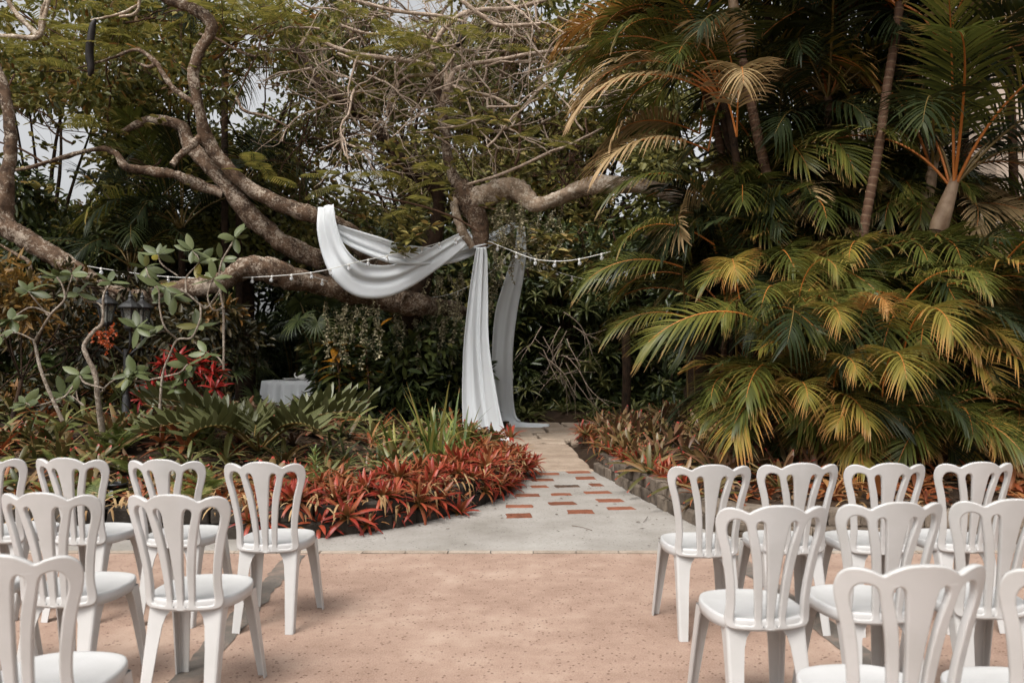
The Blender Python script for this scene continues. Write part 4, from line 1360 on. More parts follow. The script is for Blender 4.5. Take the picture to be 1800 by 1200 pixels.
def bg_tree(name, lab, base, height, clumps, leafmat_, per, L, W, seed, trunk=0.16, group=None, cat='tree', tilt=0.8, fork=3):
    """a tree of a forked trunk and a crown of leaf clumps; clumps: list of (centre, radii)"""
    g = np.random.default_rng(seed)
    base = np.array([base[0], base[1], float(ground_z(base[0], base[1])) - 0.05])
    o = empty(name, base, lab, cat, group)
    mb = MB()
    top = np.mean([c for c, r in clumps], axis=0) - base
    mid = np.array([g.normal(0, 0.2), g.normal(0, 0.2), max(0.4, height * 0.35)])
    tube(mb, smooth_path([(0, 0, 0), mid * 0.5, mid], 4), np.linspace(trunk, trunk * 0.75, 9), 9, 0.12, seed=seed)
    for c, r in clumps[:: max(1, len(clumps) // (8 * fork))]:
        e = np.asarray(c) - base
        tube(mb, smooth_path([mid * 0.9, mid * 0.5 + e * 0.5 + g.normal(0, 0.25, 3), e], 5), np.linspace(trunk * 0.32, 0.010, 11), 6, 0.1, seed=seed, cap=False)
    mb.build('trunk', 'bark_dark', o)
    mb = MB()
    for c, r in clumps:
        n = int(per * g.uniform(0.6, 1.3))
        P, dd = clump_points(g, np.asarray(c) - base, r, n)
        leaves(mb, P, dd * 0.8 + np.array([0, 0, -0.35]) + g.normal(0, 0.5, (n, 3)), L * g.uniform(0.65, 1.25, n), W * g.uniform(0.7, 1.2, n), g, tilt, rnd=np.clip(g.uniform() * 0.45 + g.uniform(0, 0.55, n), 0, 1))
    mb.build('crown', leafmat_, o)
    return o


GAPS = [(20, 25, 30), (100, 205, 22), (415, 105, 34), (440, 175, 30), (10, 245, 34), (45, 285, 26), (395, 60, 20), (600, 310, 16), (672, 330, 16), (140, 255, 20), (470, 60, 16), (520, 180, 14), (300, 330, 16), (130, 330, 20)]


def region_clumps(g, n, x, y, z, r, gaps=False):
    """leaf clumps through a box of air; gaps: openings in the crown where the sky shows"""
    out = []
    while len(out) < n:
        c = np.array([g.uniform(*x), g.uniform(*y), g.uniform(*z)]); rr = np.array([g.uniform(*r), g.uniform(*r), g.uniform(*r) * 0.75])
        if gaps:
            px, py = 900 + c[0] / c[1] * FPX, HOR - (c[2] - EYE) / c[1] * FPX
            if any(math.hypot(px - a, py - b) < q * 0.8 + 0.7 * rr[0] / c[1] * FPX for a, b, q in GAPS):
                continue
        out.append((c, rr))
    return out


g = np.random.default_rng(21)
# leafy trees standing behind the limbs, sky in the gaps
CAN = [('tall leafy olive tree at the far left, sky showing through its crown', (-9.5, 17), (-12.5, -7.2), (15.0, 18.0), (2.6, 8.2), 104, 'canopy_leaf', 0.16),
       ('tall leafy tree behind the mottled limb left of the white swag', (-5.6, 17.5), (-7.8, -3.6), (15.2, 18.5), (3.2, 8.4), 100, 'canopy_leaf', 0.16),
       ('yellowish leafy tree rising behind the white swag', (-2.2, 19.5), (-4.2, 0.2), (17.0, 20.5), (2.8, 9.4), 78, 'canopy_leaf_olive', 0.18),
       ('dense dark leafy tree behind the stump and hanging vines', (1.6, 20.0), (-0.6, 3.9), (18.0, 21.5), (2.8, 9.8), 92, 'canopy_leaf', 0.2),
       ('leafy tree showing between the orange frond and the green palms', (5.0, 19.5), (3.0, 8.0), (17.6, 20.5), (2.6, 9.0), 50, 'canopy_leaf_olive', 0.2)]
for q, (lab, b, x, y, z, n, lm, L) in enumerate(CAN):
    bg_tree('leafy_tree', lab, b, z[1], region_clumps(g, n, x, y, z, (0.4, 0.62) if q < 2 else (0.5, 0.9), q < 3), lm, 190 if q < 2 else 260, L, L * 0.46, 300 + q, 0.17, 'leafy trees closing the garden')

# dark hedge shrubs and understorey trees right across the back
HED = [('dense dark shrub in the left corner behind the golden croton', -9.6, 15.2, 1.5, 4.4), ('dark evergreen shrub behind the lantern post', -7.6, 15.6, 1.4, 4.2),
       ('dark evergreen shrub behind the scarlet bromeliads', -7.2, 18.4, 1.3, 4.4), ('dark shrub right behind the white table', -4.8, 20.6, 1.4, 4.4),
       ('dark shrub with drooping leaves left of the white panels', -2.7, 18.0, 1.3, 4.0), ('dark shrub directly behind the front white panel', -1.0, 18.4, 1.3, 4.2),
       ('dark shrub filling the gap right of the back white panel', 0.9, 18.6, 1.3, 4.2), ('broad glossy hedge shrub at the end of the flagstones', 2.6, 18.4, 1.4, 4.0),
       ('dark shrub where the path bends behind the palms', 4.4, 17.6, 1.4, 3.8), ('dark shrub deep behind the palm stems', 6.2, 15.6, 1.4, 3.6),
       ('dark shrub below the beige wall at the right', 8.2, 14.6, 1.4, 2.6),
       ('low dark shrub under the front swag, left of the panels', -1.9, 14.9, 1.1, 2.0), ('dark shrub between the croton and the panels', -2.2, 16.4, 0.8, 2.2)]
g = np.random.default_rng(33)
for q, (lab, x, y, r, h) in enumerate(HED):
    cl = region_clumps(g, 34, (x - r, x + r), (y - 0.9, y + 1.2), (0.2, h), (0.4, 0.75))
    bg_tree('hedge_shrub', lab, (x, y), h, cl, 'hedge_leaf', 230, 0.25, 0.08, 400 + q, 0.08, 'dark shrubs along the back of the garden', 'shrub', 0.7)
# a second, deeper row closes the view
for q in range(9):
    x = -14 + q * 3.5
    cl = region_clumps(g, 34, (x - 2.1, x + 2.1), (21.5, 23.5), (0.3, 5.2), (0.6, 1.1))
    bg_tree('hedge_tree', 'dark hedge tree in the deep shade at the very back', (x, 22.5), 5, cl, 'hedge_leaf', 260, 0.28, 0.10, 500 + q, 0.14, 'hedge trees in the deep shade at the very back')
# brown-gold scrubby bush at the left, under the limb
cl = region_clumps(g, 46, (-6.9, -3.9), (10.2, 12.4), (0.5, 2.3), (0.3, 0.55))
bg_tree('scrubby_bush', 'scrubby brown-green bush below the limb at the far left', (-5.4, 11.2), 2.2, cl, 'hedge_leaf_brown', 170, 0.15, 0.05, 610, 0.05, None, 'bush')
cl = [(at(px, py, 9.6), np.array([0.26, 0.26, 0.22])) for px, py in ((5, 470), (30, 500), (10, 530), (50, 520), (-10, 500), (25, 545), (60, 550))]
bg_tree('croton_bush', 'golden yellow croton bush at the left edge below the limb', (at(15, 500, 9.6)[0], 9.6), 2.0, cl, 'gold_leaf', 80, 0.16, 0.04, 620, 0.03, None, 'bush')

# black seed pods hanging in the left crown
for (rows, lab) in (([(168, 34, 11.6, 2), (163, 45, 11.6, 5), (160, 65, 11.6, 6.5), (157, 95, 11.6, 7), (160, 120, 11.6, 6), (157, 134, 11.6, 3)], 'long black seed pod hanging among the leaves at upper left'),
                    ([(812, 40, 12.4, 4), (814, 60, 12.4, 7), (808, 75, 12.4, 6), (803, 82, 12.4, 3)], 'short grey seed pod hanging in the pale twigs')):
    P, S = px_path(rows, 5)
    mb = MB(); tube(mb, P - P[0], S[:, 3] / FPX * S[:, 2], 10, 0.05)
    o = mb.build('seed_pod', 'pod_dark'); o.location = P[0]; o.scale = (1, 1, 1)
    tag(o, lab, 'seed pod')


# hanging vines
def hanging_vine(lab, spots, d, length, seed, grp):
    g = np.random.default_rng(seed)
    o0 = at(spots[0][0], spots[0][1], d)
    o = empty('hanging_vine', o0, lab, 'vine', grp)
    for (px, py) in spots:
        mb = MB()
        p = at(px + g.normal(0, 3), py, d + g.normal(0, 0.2)) - o0
        L = length * g.uniform(0.55, 1.2)
        n = 14
        P = np.array([p + np.array([0.03 * math.sin(k * 0.9 + px), 0.03 * math.cos(k * 0.7), -L * k / (n - 1)]) for k in range(n)])
        P[:, 0] += np.cumsum(g.normal(0, 0.012, n))
        tube(mb, P, 0.004, 3, cap=False, rnd=0.2)
        m_ = int(L * 95)
        u = g.uniform(0.02, 1, m_) * (n - 1)
        B = np.stack([np.interp(u, np.arange(n), P[:, c]) for c in range(3)], 1)
        fat = 0.5 + 0.5 * np.sin(u * 1.3 + px)
        D = np.stack([g.normal(0, 1, m_), g.normal(0, 1, m_), g.uniform(-1.2, 0.2, m_)], 1)
        leaves(mb, B + nrm(D) * 0.012, D, (0.035 + 0.02 * fat) * g.uniform(0.7, 1.2, m_), 0.024, g, 0.9)
        mb.build('strand', 'vine_leaf', o)


g = np.random.default_rng(5)
hanging_vine('thick pale vine strands hanging from the bent limb right of the stump', [(x, 348 + g.uniform(0, 12)) for x in np.linspace(862, 940, 13)], 12.85, 1.0, 1, 'pale hanging vines')
hanging_vine('pale vine strands hanging beside the back white panel', [(x, 350 + g.uniform(0, 20)) for x in np.linspace(900, 915, 4)] + [(878, 415), (874, 440), (868, 470)], 13.4, 1.1, 2, 'pale hanging vines')
hanging_vine('pale vine strands hanging between the string lights near the palm', [(x, 360 + g.uniform(0, 20)) for x in np.linspace(945, 992, 7)], 12.75, 0.85, 3, 'pale hanging vines')
hanging_vine('thin vine strands dangling under the front swag', [(x, 470 + g.uniform(0, 25)) for x in np.linspace(700, 815, 15)], 13.8, 1.0, 4, 'pale hanging vines')
hanging_vine('thin vine strands dangling below the limb left of the panels', [(x, 520 + g.uniform(0, 20)) for x in np.linspace(700, 800, 12)], 14.2, 1.0, 7, 'pale hanging vines')
hanging_vine('vine strands dangling from the low limb right of the table', [(x, 520 + g.uniform(0, 20)) for x in np.linspace(575, 665, 13)], 12.9, 0.9, 5, 'pale hanging vines')
hanging_vine('vine strands hanging behind the thin back swag', [(x, 395 + g.uniform(0, 25)) for x in np.linspace(600, 680, 9)], 14.6, 0.55, 6, 'pale hanging vines')
# ------------------------------------------------------------------ palms
def frond_mesh(name, L, el0, curv, pairs, ll, lw, droop, seed, mats, vee=0.45, petiole=0.22, flare=0.6):
    g = np.random.default_rng(seed)
    n = 22
    s = np.linspace(0, 1, n)
    el = el0 - curv * s ** 1.4
    sway = np.cumsum(g.normal(0, 0.008, n))
    P = np.zeros((n, 3))
    for k in range(1, n):
        P[k] = P[k - 1] + np.array([math.cos(el[k]), sway[k] * 0.3, math.sin(el[k])]) * L / (n - 1)
    mb = MB()
    tube(mb, P, np.linspace(0.014, 0.003, n) * L / 1.7, 5, rnd=0.5, mi=1, cap=False)
    for sd in (-1, 1):
        for u in np.linspace(petiole, 0.995, pairs) + g.normal(0, 0.003, pairs):
            u = min(0.999, max(petiole, u))
            p = np.array([np.interp(u, s, P[:, c]) for c in range(3)])
            e = np.interp(u, s, el)
            T = np.array([math.cos(e), 0, math.sin(e)])
            N = np.array([-math.sin(e), 0, math.cos(e)])
            S = np.array([0, sd * 1.0, 0])
            q = (u - petiole) / (1 - petiole)
            ang = R_(62 - 38 * q ** 1.6 + g.normal(0, 3))
            D = nrm(T * math.cos(ang) + (S * math.cos(vee) + N * math.sin(vee)) * math.sin(ang))
            l = ll * (0.45 + 0.75 * math.sin(PI * min(1, 0.16 + 0.80 * q)) ** 0.8) * 0.86 * g.uniform(0.92, 1.06) * (1 - 0.35 * max(0, q - 0.8) / 0.2)
            dr = droop * g.uniform(0.8, 1.25)
            k = 5
            t_ = np.linspace(0, 1, k)
            path = p + D * (l * t_)[:, None] + np.array([0, 0, -1.0]) * (dr * l * t_ ** 2)[:, None]
            w = lw * np.array([0.55, 1.0, 0.95, 0.62, 0.06])
            ribbon(mb, path, w, T + g.normal(0, 0.06, 3), 0.0, g.uniform(), 0)
    return mb.mesh(name, mats)


FV = {}
for mats, tagn in ((['palm_green', 'palm_rachis_green'], 'green'),):
    lst = []
    for k, (L, el, cv, dr) in enumerate([(1.9, 78, 1.15, 0.22), (2.0, 66, 1.5, 0.35), (1.8, 58, 1.9, 0.45), (1.7, 46, 1.75, 0.5), (1.8, 34, 1.5, 0.55), (1.6, 20, 1.25, 0.6), (1.5, 70, 2.3, 0.5), (1.7, 52, 2.2, 0.3)]):
        lst.append(frond_mesh('frond', L, R_(el), cv, 33, 0.60, 0.027, dr, 700 + k, mats))
    FV = lst
FEL = [78, 66, 58, 46, 34, 20, 70, 52]


def add_frond(parent, p, yaw, var, scale, leaf, rachis, roll=0.0, pitch=0.0):
    o = link('frond', FV[var], parent, Matrix.Translation(p) @ Matrix.Rotation(yaw, 4, 'Z') @ Matrix.Rotation(pitch, 4, 'Y') @ Matrix.Rotation(roll, 4, 'X') @ Matrix.Scale(scale, 4))
    for i_, mn in ((0, leaf), (1, rachis)):
        o.material_slots[i_].link = 'OBJECT'
        o.material_slots[i_].material = MATS[mn]
    return o


TOPS = []


def palm(lab, path, rad, nf, g, leafs, scale=(0.9, 1.15), yaw=None, els=(0, 1, 2, 3, 4, 6, 7), group=None, shaft=0.0, name='areca_palm', rachis='palm_rachis', tmat='palm_trunk'):
    """an areca palm: ringed trunk along path, optional smooth crownshaft, fronds from its top"""
    P = np.asarray(path, float)
    o = empty(name, P[0], lab, 'palm', group)
    mb = MB()
    k = len(P)
    s = np.concatenate([[0], np.cumsum(np.linalg.norm(np.diff(P, axis=0), axis=1))])
    m_ = max(8, int(s[-1] * 44))
    q = np.linspace(0, s[-1], m_)
    PP = np.stack([np.interp(q, s, P[:, c]) for c in range(3)], 1)
    rr = rad * (1 + 0.10 * (np.mod(q * 11.0, 1) < 0.25)) * np.linspace(1.1, 0.9, m_)
    tube(mb, PP - P[0], rr, 10, dist=True)
    tr_ = mb.build('trunk', tmat, o)
    top = P[-1]
    ax = nrm(P[-1] - P[-2])
    if shaft:
        mb = MB()
        tube(mb, np.array([top + ax * shaft * u for u in (-0.02, 0.1, 0.4, 0.8, 1.0)]) - P[0], rad * np.array([1.15, 1.35, 1.2, 0.85, 0.6]), 12, 0.03)
        mb.build('crownshaft', 'crownshaft', o)
        top = top + ax * shaft * 0.92
    TOPS.append((o, np.array(top)))
    for f in range(nf):
        yw = (g.uniform(0, 2 * PI) if yaw is None else g.normal(yaw[0], yaw[1])) if f % 3 else 2 * PI * f / nf
        if yaw is not None:
            yw = g.normal(yaw[0], yaw[1])
        v = els[g.integers(0, len(els))]
        lf = leafs[g.integers(0, len(leafs))]
        add_frond(o, top - P[0] + np.array([math.cos(yw), math.sin(yw), 0]) * rad * 0.6 + ax * g.uniform(-0.05, 0.05), yw, v, g.uniform(*scale), lf, rachis if lf != 'palm_dark' else 'palm_rachis_green', g.normal(0, 0.25), 0)
    return o


g = np.random.default_rng(77)
CAMDIR = -PI / 2


def stem(rows):
    P, S = px_path(rows, 8)
    z = float(ground_z(P[0][0], P[0][1]))
    return P


# tall stems of the clump, from the ground up (the foot is hidden by the lower fronds)
palm('tall areca palm at the left of the clump, smooth grey shaft at the top', stem([(1425, 830, 10.2), (1405, 600, 10.2), (1385, 470, 10.2), (1358, 350, 10.15), (1330, 230, 10.1), (1308, 120, 10.1), (1302, 85, 10.1)]), 0.062, 10, g, ['palm_green', 'palm_green', 'palm_dark'], (1.1, 1.35), shaft=0.85, group='tall areca palms')
palm('slim dark areca palm whose trunk ends in the middle of the clump', stem([(1452, 830, 10.6), (1450, 560, 10.6), (1452, 400, 10.6), (1456, 270, 10.6), (1456, 170, 10.6)]), 0.058, 9, g, ['palm_green', 'palm_dark'], (1.0, 1.3), group='tall areca palms')
palm('tall areca palm with a strongly ringed trunk leaning right', stem([(1480, 830, 9.7), (1500, 560, 9.7), (1516, 420, 9.7), (1543, 270, 9.7), (1560, 150, 9.7), (1575, 60, 9.7), (1582, 5, 9.7)]), 0.056, 11, g, ['palm_green', 'palm_dark'], (1.15, 1.4), group='tall areca palms')
palm('thin ringed areca palm just behind the strongly ringed one', stem([(1530, 830, 10.9), (1540, 560, 10.9), (1550, 400, 10.9), (1563, 260, 10.9), (1580, 130, 10.9), (1590, 40, 10.9)]), 0.055, 9, g, ['palm_dark', 'palm_green'], (1.0, 1.3), group='tall areca palms')
palm('areca palm with a smooth green-brown shaft and orange leaf stalks', stem([(1590, 830, 9.9), (1600, 600, 9.9), (1612, 440, 9.9), (1620, 395, 9.9)]), 0.072, 9, g, ['palm_green', 'palm_dark'], (1.1, 1.3), els=(0, 1, 1, 3), shaft=0.80, group='tall areca palms')
palm('rightmost areca palm leaning right with orange leaf stalks', stem([(1600, 830, 9.5), (1620, 600, 9.5), (1638, 440, 9.5), (1648, 405, 9.5)]), 0.075, 9, g, ['palm_green', 'palm_dark'], (1.1, 1.3), els=(0, 1, 2, 3), shaft=0.66, group='tall areca palms')
palm('dark areca palm at the upper right corner against the beige wall', stem([(1790, 830, 11.0), (1785, 500, 11), (1780, 250, 11), (1770, 90, 11)]), 0.06, 11, g, ['palm_dark', 'palm_green'], (1.15, 1.4), group='tall areca palms')
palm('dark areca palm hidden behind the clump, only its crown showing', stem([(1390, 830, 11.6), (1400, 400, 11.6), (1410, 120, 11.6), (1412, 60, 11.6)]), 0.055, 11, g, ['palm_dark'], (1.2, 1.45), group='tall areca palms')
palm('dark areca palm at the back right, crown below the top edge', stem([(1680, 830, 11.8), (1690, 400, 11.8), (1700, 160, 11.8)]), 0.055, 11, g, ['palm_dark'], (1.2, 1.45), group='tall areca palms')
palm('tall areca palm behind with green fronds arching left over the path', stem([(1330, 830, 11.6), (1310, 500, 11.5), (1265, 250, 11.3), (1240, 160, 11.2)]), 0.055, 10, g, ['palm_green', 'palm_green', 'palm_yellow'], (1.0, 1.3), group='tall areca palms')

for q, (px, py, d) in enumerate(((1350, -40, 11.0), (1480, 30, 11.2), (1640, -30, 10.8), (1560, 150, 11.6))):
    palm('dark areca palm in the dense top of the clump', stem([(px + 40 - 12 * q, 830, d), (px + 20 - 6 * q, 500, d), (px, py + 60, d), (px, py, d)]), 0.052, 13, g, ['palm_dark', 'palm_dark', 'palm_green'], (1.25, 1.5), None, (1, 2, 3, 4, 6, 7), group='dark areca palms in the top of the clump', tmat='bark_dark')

palm('areca palm arching big fronds left over the bent limb', stem([(1335, 830, 10.4), (1318, 500, 10.4), (1290, 250, 10.3), (1270, 170, 10.3)]), 0.05, 12, g, ['palm_green', 'palm_dark', 'palm_dry', 'palm_green'], (0.9, 1.15), (PI, 0.9), (1, 2, 3, 4, 7), 'tall areca palms', tmat='bark_dark')
palm('areca palm with fronds reaching highest to the left of the clump', stem([(1345, 830, 11.0), (1320, 500, 11.0), (1270, 200, 11.0), (1230, 60, 11.0)]), 0.05, 12, g, ['palm_green', 'palm_dark', 'palm_yellow', 'palm_green'], (0.95, 1.15), (PI, 0.9), (1, 2, 3, 4, 7), 'tall areca palms', tmat='bark_dark')

# half-height ones between the tall trunks
for q in range(17):
    d = g.uniform(11.0, 12.3)
    px = g.uniform(1240, 1690)
    x = (px - 900) / FPX * d
    z = float(ground_z(x, d)); h = g.uniform(1.6, 3.7)
    zone = 'above the path side' if px < 1400 else 'between the ringed trunks' if px < 1600 else 'in front of the beige wall'
    palm('half-height areca palm with dark fronds ' + zone if px < 1600 else 'half-height areca palm with dark fronds in front of the beige wall', smooth_path([(x, d, z - 0.05), (x + 0.06, d, z + h * 0.5), (x + g.normal(0, 0.15), d, z + h)], 4), 0.04, 8, g, ['palm_dark', 'palm_green', 'palm_dark'], (1.0, 1.3), None if q % 2 else (CAMDIR, 1.0), (1, 2, 3, 4, 6, 7), 'half-height areca palms', tmat='bark_dark')

# low suckers filling the clump down to the ground
LOW = 'low areca palm sucker with arching fronds'
for q in range(44):
    d = g.uniform(8.7, 10.4) if q < 28 else g.uniform(7.9, 9.2)
    px = g.uniform(1290, 1700) if q < 28 else g.uniform(1370, 1740)
    x = (px - 900) / FPX * d
    z = float(ground_z(x, d))
    h = min(1.7, abs(g.normal(0.5, 0.45)) + 0.15 + (d - 8.7) * 0.5)
    if q >= 28:
        h = g.uniform(0.05, 0.35)
    tilt = g.normal(0, 0.12, 2)
    if h < 1.0:
        lf = ['palm_green', 'palm_yellow', 'palm_dark', 'palm_green', 'palm_yellow', 'palm_green'] if px > 1400 else ['palm_green', 'palm_green', 'palm_green', 'palm_yellow']
    else:
        lf = ['palm_green', 'palm_green', 'palm_green', 'palm_dark', 'palm_yellow']
    palm(LOW + (', path side' if px < 1420 else ', middle' if px < 1560 else ', wall side') + (' of the clump' if q < 28 else ' of the front rank by the chairs'), smooth_path([(x, d, z - 0.05), (x + tilt[0] * h * 0.5, d + tilt[1] * h * 0.5, z + h * 0.5), (x + tilt[0] * h, d + tilt[1] * h, z + h)], 3), 0.035, 7, g, lf, (0.68, 1.0) if q < 28 else (0.55, 0.8), (CAMDIR, 0.95), (1, 2, 3, 4, 6, 7, 2, 6), 'low areca palm suckers')
for q in range(13):       # green ones bridging the low mound and the crowns
    d = g.uniform(10.75, 11.5)
    px = g.uniform(1270, 1700)
    x = (px - 900) / FPX * d
    z = float(ground_z(x, d)); h = g.uniform(1.9, 2.9)
    palm('green areca palm filling between the low mound and the crowns, ' + ('path side' if px < 1420 else 'middle' if px < 1560 else 'wall side'), smooth_path([(x, d, z - 0.05), (x + 0.04, d, z + h * 0.5), (x + g.normal(0, 0.1), d, z + h)], 4), 0.035, 6, g, ['palm_green', 'palm_dark', 'palm_green', 'palm_dry'], (0.8, 1.05), (CAMDIR, 1.2), (1, 2, 3, 6, 7), 'green areca palms between mound and crowns', tmat='bark_dark')
for q in range(12):       # deeper ones, the clump's inner shade put into their dark frond colour
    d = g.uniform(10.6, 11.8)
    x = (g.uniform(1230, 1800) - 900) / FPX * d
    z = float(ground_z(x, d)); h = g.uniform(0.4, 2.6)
    palm('areca palm sucker deep inside the clump, fronds darkened for its shade', [(x, d, z - 0.05), (x + 0.05, d, z + h * 0.5), (x + 0.1, d, z + h)], 0.035, 7, g, ['palm_dark', 'palm_dark', 'palm_green'], (0.9, 1.2), None, (0, 1, 2, 3, 6), 'dark areca palm suckers')

# fronds that stand out in the photograph: base and tip of each, on shoots of their own
def shoot(lab, bpx, bpy_, d, yaw_deg, var, scale, leaf, roll=0.0, pitch=0.0, rach='palm_rachis'):
    p = at(bpx, bpy_, d)
    if p[2] > 2.6:      # high ones grow from the nearest tall palm's crown
        host, top = min(TOPS, key=lambda h: np.linalg.norm((h[1] - p) * np.array([1, 1, 0.6])))
        b = np.array(host.location)
        mb = MB(); tube(mb, smooth_path([top - b, (top + p) / 2 + np.array([0, 0, 0.12]) - b, p - b], 5), 0.013, 6)
        mb.build('stalk', rach, host)
        add_frond(host, p - b, R_(yaw_deg), var, scale, leaf, rach, roll, pitch)
        return
    z = float(ground_z(p[0], p[1]))
    o = empty('palm_shoot', (p[0], p[1] + 0.1, z), lab, 'palm', 'single palm shoots at the edge of the clump')
    mb = MB(); tube(mb, smooth_path([(0.35, 1.2, -0.05), (0.3, 1.1, (p[2] - z) * 0.6), (0.12, 0.45, (p[2] - z) * 0.96), (0, -0.1, p[2] - z)], 6), 0.011, 6)
    mb.build('stalk', 'palm_rachis_green', o)
    add_frond(o, np.array([0, -0.1, p[2] - z]), R_(yaw_deg), var, scale, leaf, rach, roll, pitch)


shoot('green palm frond arching left across the string lights', 1200, 470, 10.2, 188, 5, 0.85, 'palm_green', -0.5)
shoot('green palm frond arching left below the string lights', 1215, 560, 10.4, 186, 5, 0.72, 'palm_green', -0.4)
shoot('yellow tipped palm frond drooping left at the edge of the clump', 1300, 525, 7.9, 255, 6, 0.62, 'palm_yellow', 0.2)
shoot('broad pale palm frond hanging straight down in front of the clump', 1585, 635, 7.6, 268, 6, 0.84, 'palm_yellow')
shoot('orange-tipped palm frond hanging lowest in front of the clump', 1550, 700, 7.5, 258, 6, 0.76, 'palm_yellow')
shoot('orange palm frond curling in the middle of the clump', 1510, 572, 7.8, 275, 6, 0.46, 'palm_orange')
shoot('pale palm frond fanning out low at the left of the clump', 1395, 728, 7.6, 262, 6, 0.56, 'palm_yellow')
shoot('small yellow palm frond hanging low in the clump', 1465, 680, 7.6, 268, 6, 0.5, 'palm_yellow')
shoot('olive palm frond drooping towards us at mid height, left of the clump', 1405, 520, 7.9, 282, 6, 0.56, 'palm_green')
shoot('olive palm frond drooping towards us in the middle of the clump', 1440, 605, 7.8, 265, 6, 0.6, 'palm_yellow')
shoot('green palm frond drooping towards us right of the orange one', 1590, 530, 7.9, 290, 3, 0.62, 'palm_green')
shoot('green palm frond spreading right across the clump', 1480, 470, 9.3, -14, 4, 1.05, 'palm_green', 0.3)
shoot('green palm frond reaching right towards the beige wall', 1620, 560, 9.2, -8, 5, 0.9, 'palm_green', 0.3)
shoot('dry brown palm frond hanging beside the left grey shaft', 1295, 240, 9.6, 258, 6, 1.0, 'palm_dry')
shoot('dry drooping palm frond below the left grey shaft', 1290, 140, 9.8, 236, 6, 0.85, 'palm_dry')
shoot('dry fan of palm leaflets below the upper right fronds', 1665, 95, 9.4, 268, 6, 1.05, 'palm_dry')
shoot('orange dying palm frond drooping at the top, left of the clump', 1190, 40, 11.5, 186, 5, 1.1, 'palm_orange', 0.3)
shoot('second orange palm frond drooping at the top of the picture', 1200, 75, 11.6, 196, 3, 0.9, 'palm_orange', 0.2)
shoot('dry palm frond drooping over the bent limb', 1230, 235, 11.2, 205, 5, 1.0, 'palm_dry', 0.35)
shoot('grey-green palm frond drooping over the bent limb', 1245, 265, 10.6, 196, 5, 1.0, 'palm_dry', -0.3)
shoot('green palm frond drooping low left over the limb', 1260, 345, 10.5, 190, 4, 0.9, 'palm_green', -0.3)
shoot('red-stalked palm frond left of the clump', 1255, 430, 10.2, 200, 4, 0.8, 'palm_green', 0.2)
shoot('dark green palm frond drooping left near the top of the clump', 1260, 110, 10.8, 205, 3, 1.05, 'palm_green')

# dark palms behind the limbs at the left
for q, (px, py, d, n, lab) in enumerate(((320, 400, 14.2, 12, 'dark feather palm between the two left limbs'), (230, 470, 13.6, 10, 'low dark feather palm behind the lantern post'), (420, 330, 15, 10, 'dark feather palm behind the fork of the limbs'), (395, 120, 14.6, 8, 'feather palm high up beside the curved limb'))):
    p = at(px, py, d); z = float(ground_z(p[0], p[1]))
    palm(lab, [(p[0], p[1], z - 0.05), (p[0], p[1], z * 0.5 + p[2] * 0.5), p], 0.06, n, g, ['palm_dark', 'palm_dark', 'palm_green'], (0.95, 1.3), None, (0, 1, 2, 3, 4), 'dark feather palms behind the limbs', name='feather_palm', tmat='bark_dark', rachis='palm_rachis_green')
# ------------------------------------------------------------------ bed plants
def blade_mesh(name, L, W, el0, curv, mat, seed, fold=0.35, n=7, pointed=True, taper=None):
    """one strap leaf growing along +X, arching down"""
    g = np.random.default_rng(seed)
    s = np.linspace(0, 1, n)
    el = el0 - curv * s
    P = np.zeros((n, 3))
    for k in range(1, n):
        P[k] = P[k - 1] + np.array([math.cos(el[k]), g.normal(0, 0.03), math.sin(el[k])]) * L / (n - 1)
    if taper is None:
        taper = np.array([0.75, 0.95, 1.0, 0.95, 0.82, 0.52, 0.04]) if pointed else np.array([0.7, 0.85, 0.95, 1.0, 1.0, 0.85, 0.3])
    mb = MB()
    ribbon(mb, P, W * np.interp(s, np.linspace(0, 1, len(taper)), taper), (0, 1, 0), fold, g.uniform())
    return mb.mesh(name, mat)


def rosette(g, nl, inner=75, outer=12):
    """yaw, elevation fraction and size of each leaf of a rosette"""
    out = []
    for k in range(nl):
        f = k / (nl - 1)
        out.append((k * 2.39996 + g.normal(0, 0.15), f, g.uniform(0.85, 1.1)))
    return out


def make_leafset(L, W, mat, seed, els=(78, 60, 42, 24, 8), curv=(0.5, 0.9, 1.1, 1.1, 1.0), fold=0.4, pointed=True):
    return [blade_mesh('leaf', L * (0.8 + 0.1 * k if k < 3 else 1.0), W, R_(e), c, mat, seed + k, fold, 7, pointed) for k, (e, c) in enumerate(zip(els, curv))]


def rosette_plant(name, lab, cat, group, p, sets, nl, g, scale=1.0, lean=(0, 0), parts=True):
    o = empty(name, p, lab, cat, group)
    o.rotation_euler = (lean[0], lean[1], g.uniform(0, 6.28))
    for (yw, f, sz) in rosette(g, nl):
        me = sets[min(len(sets) - 1, int(f * len(sets)))]
        link('leaf', me, o, Matrix.Rotation(yw, 4, 'Z') @ Matrix.Rotation(g.normal(0, 0.10), 4, 'Y') @ Matrix.Translation((0.008, 0, 0.004 * (1 - f))) @ Matrix.Scale(scale * sz, 4))
    return o


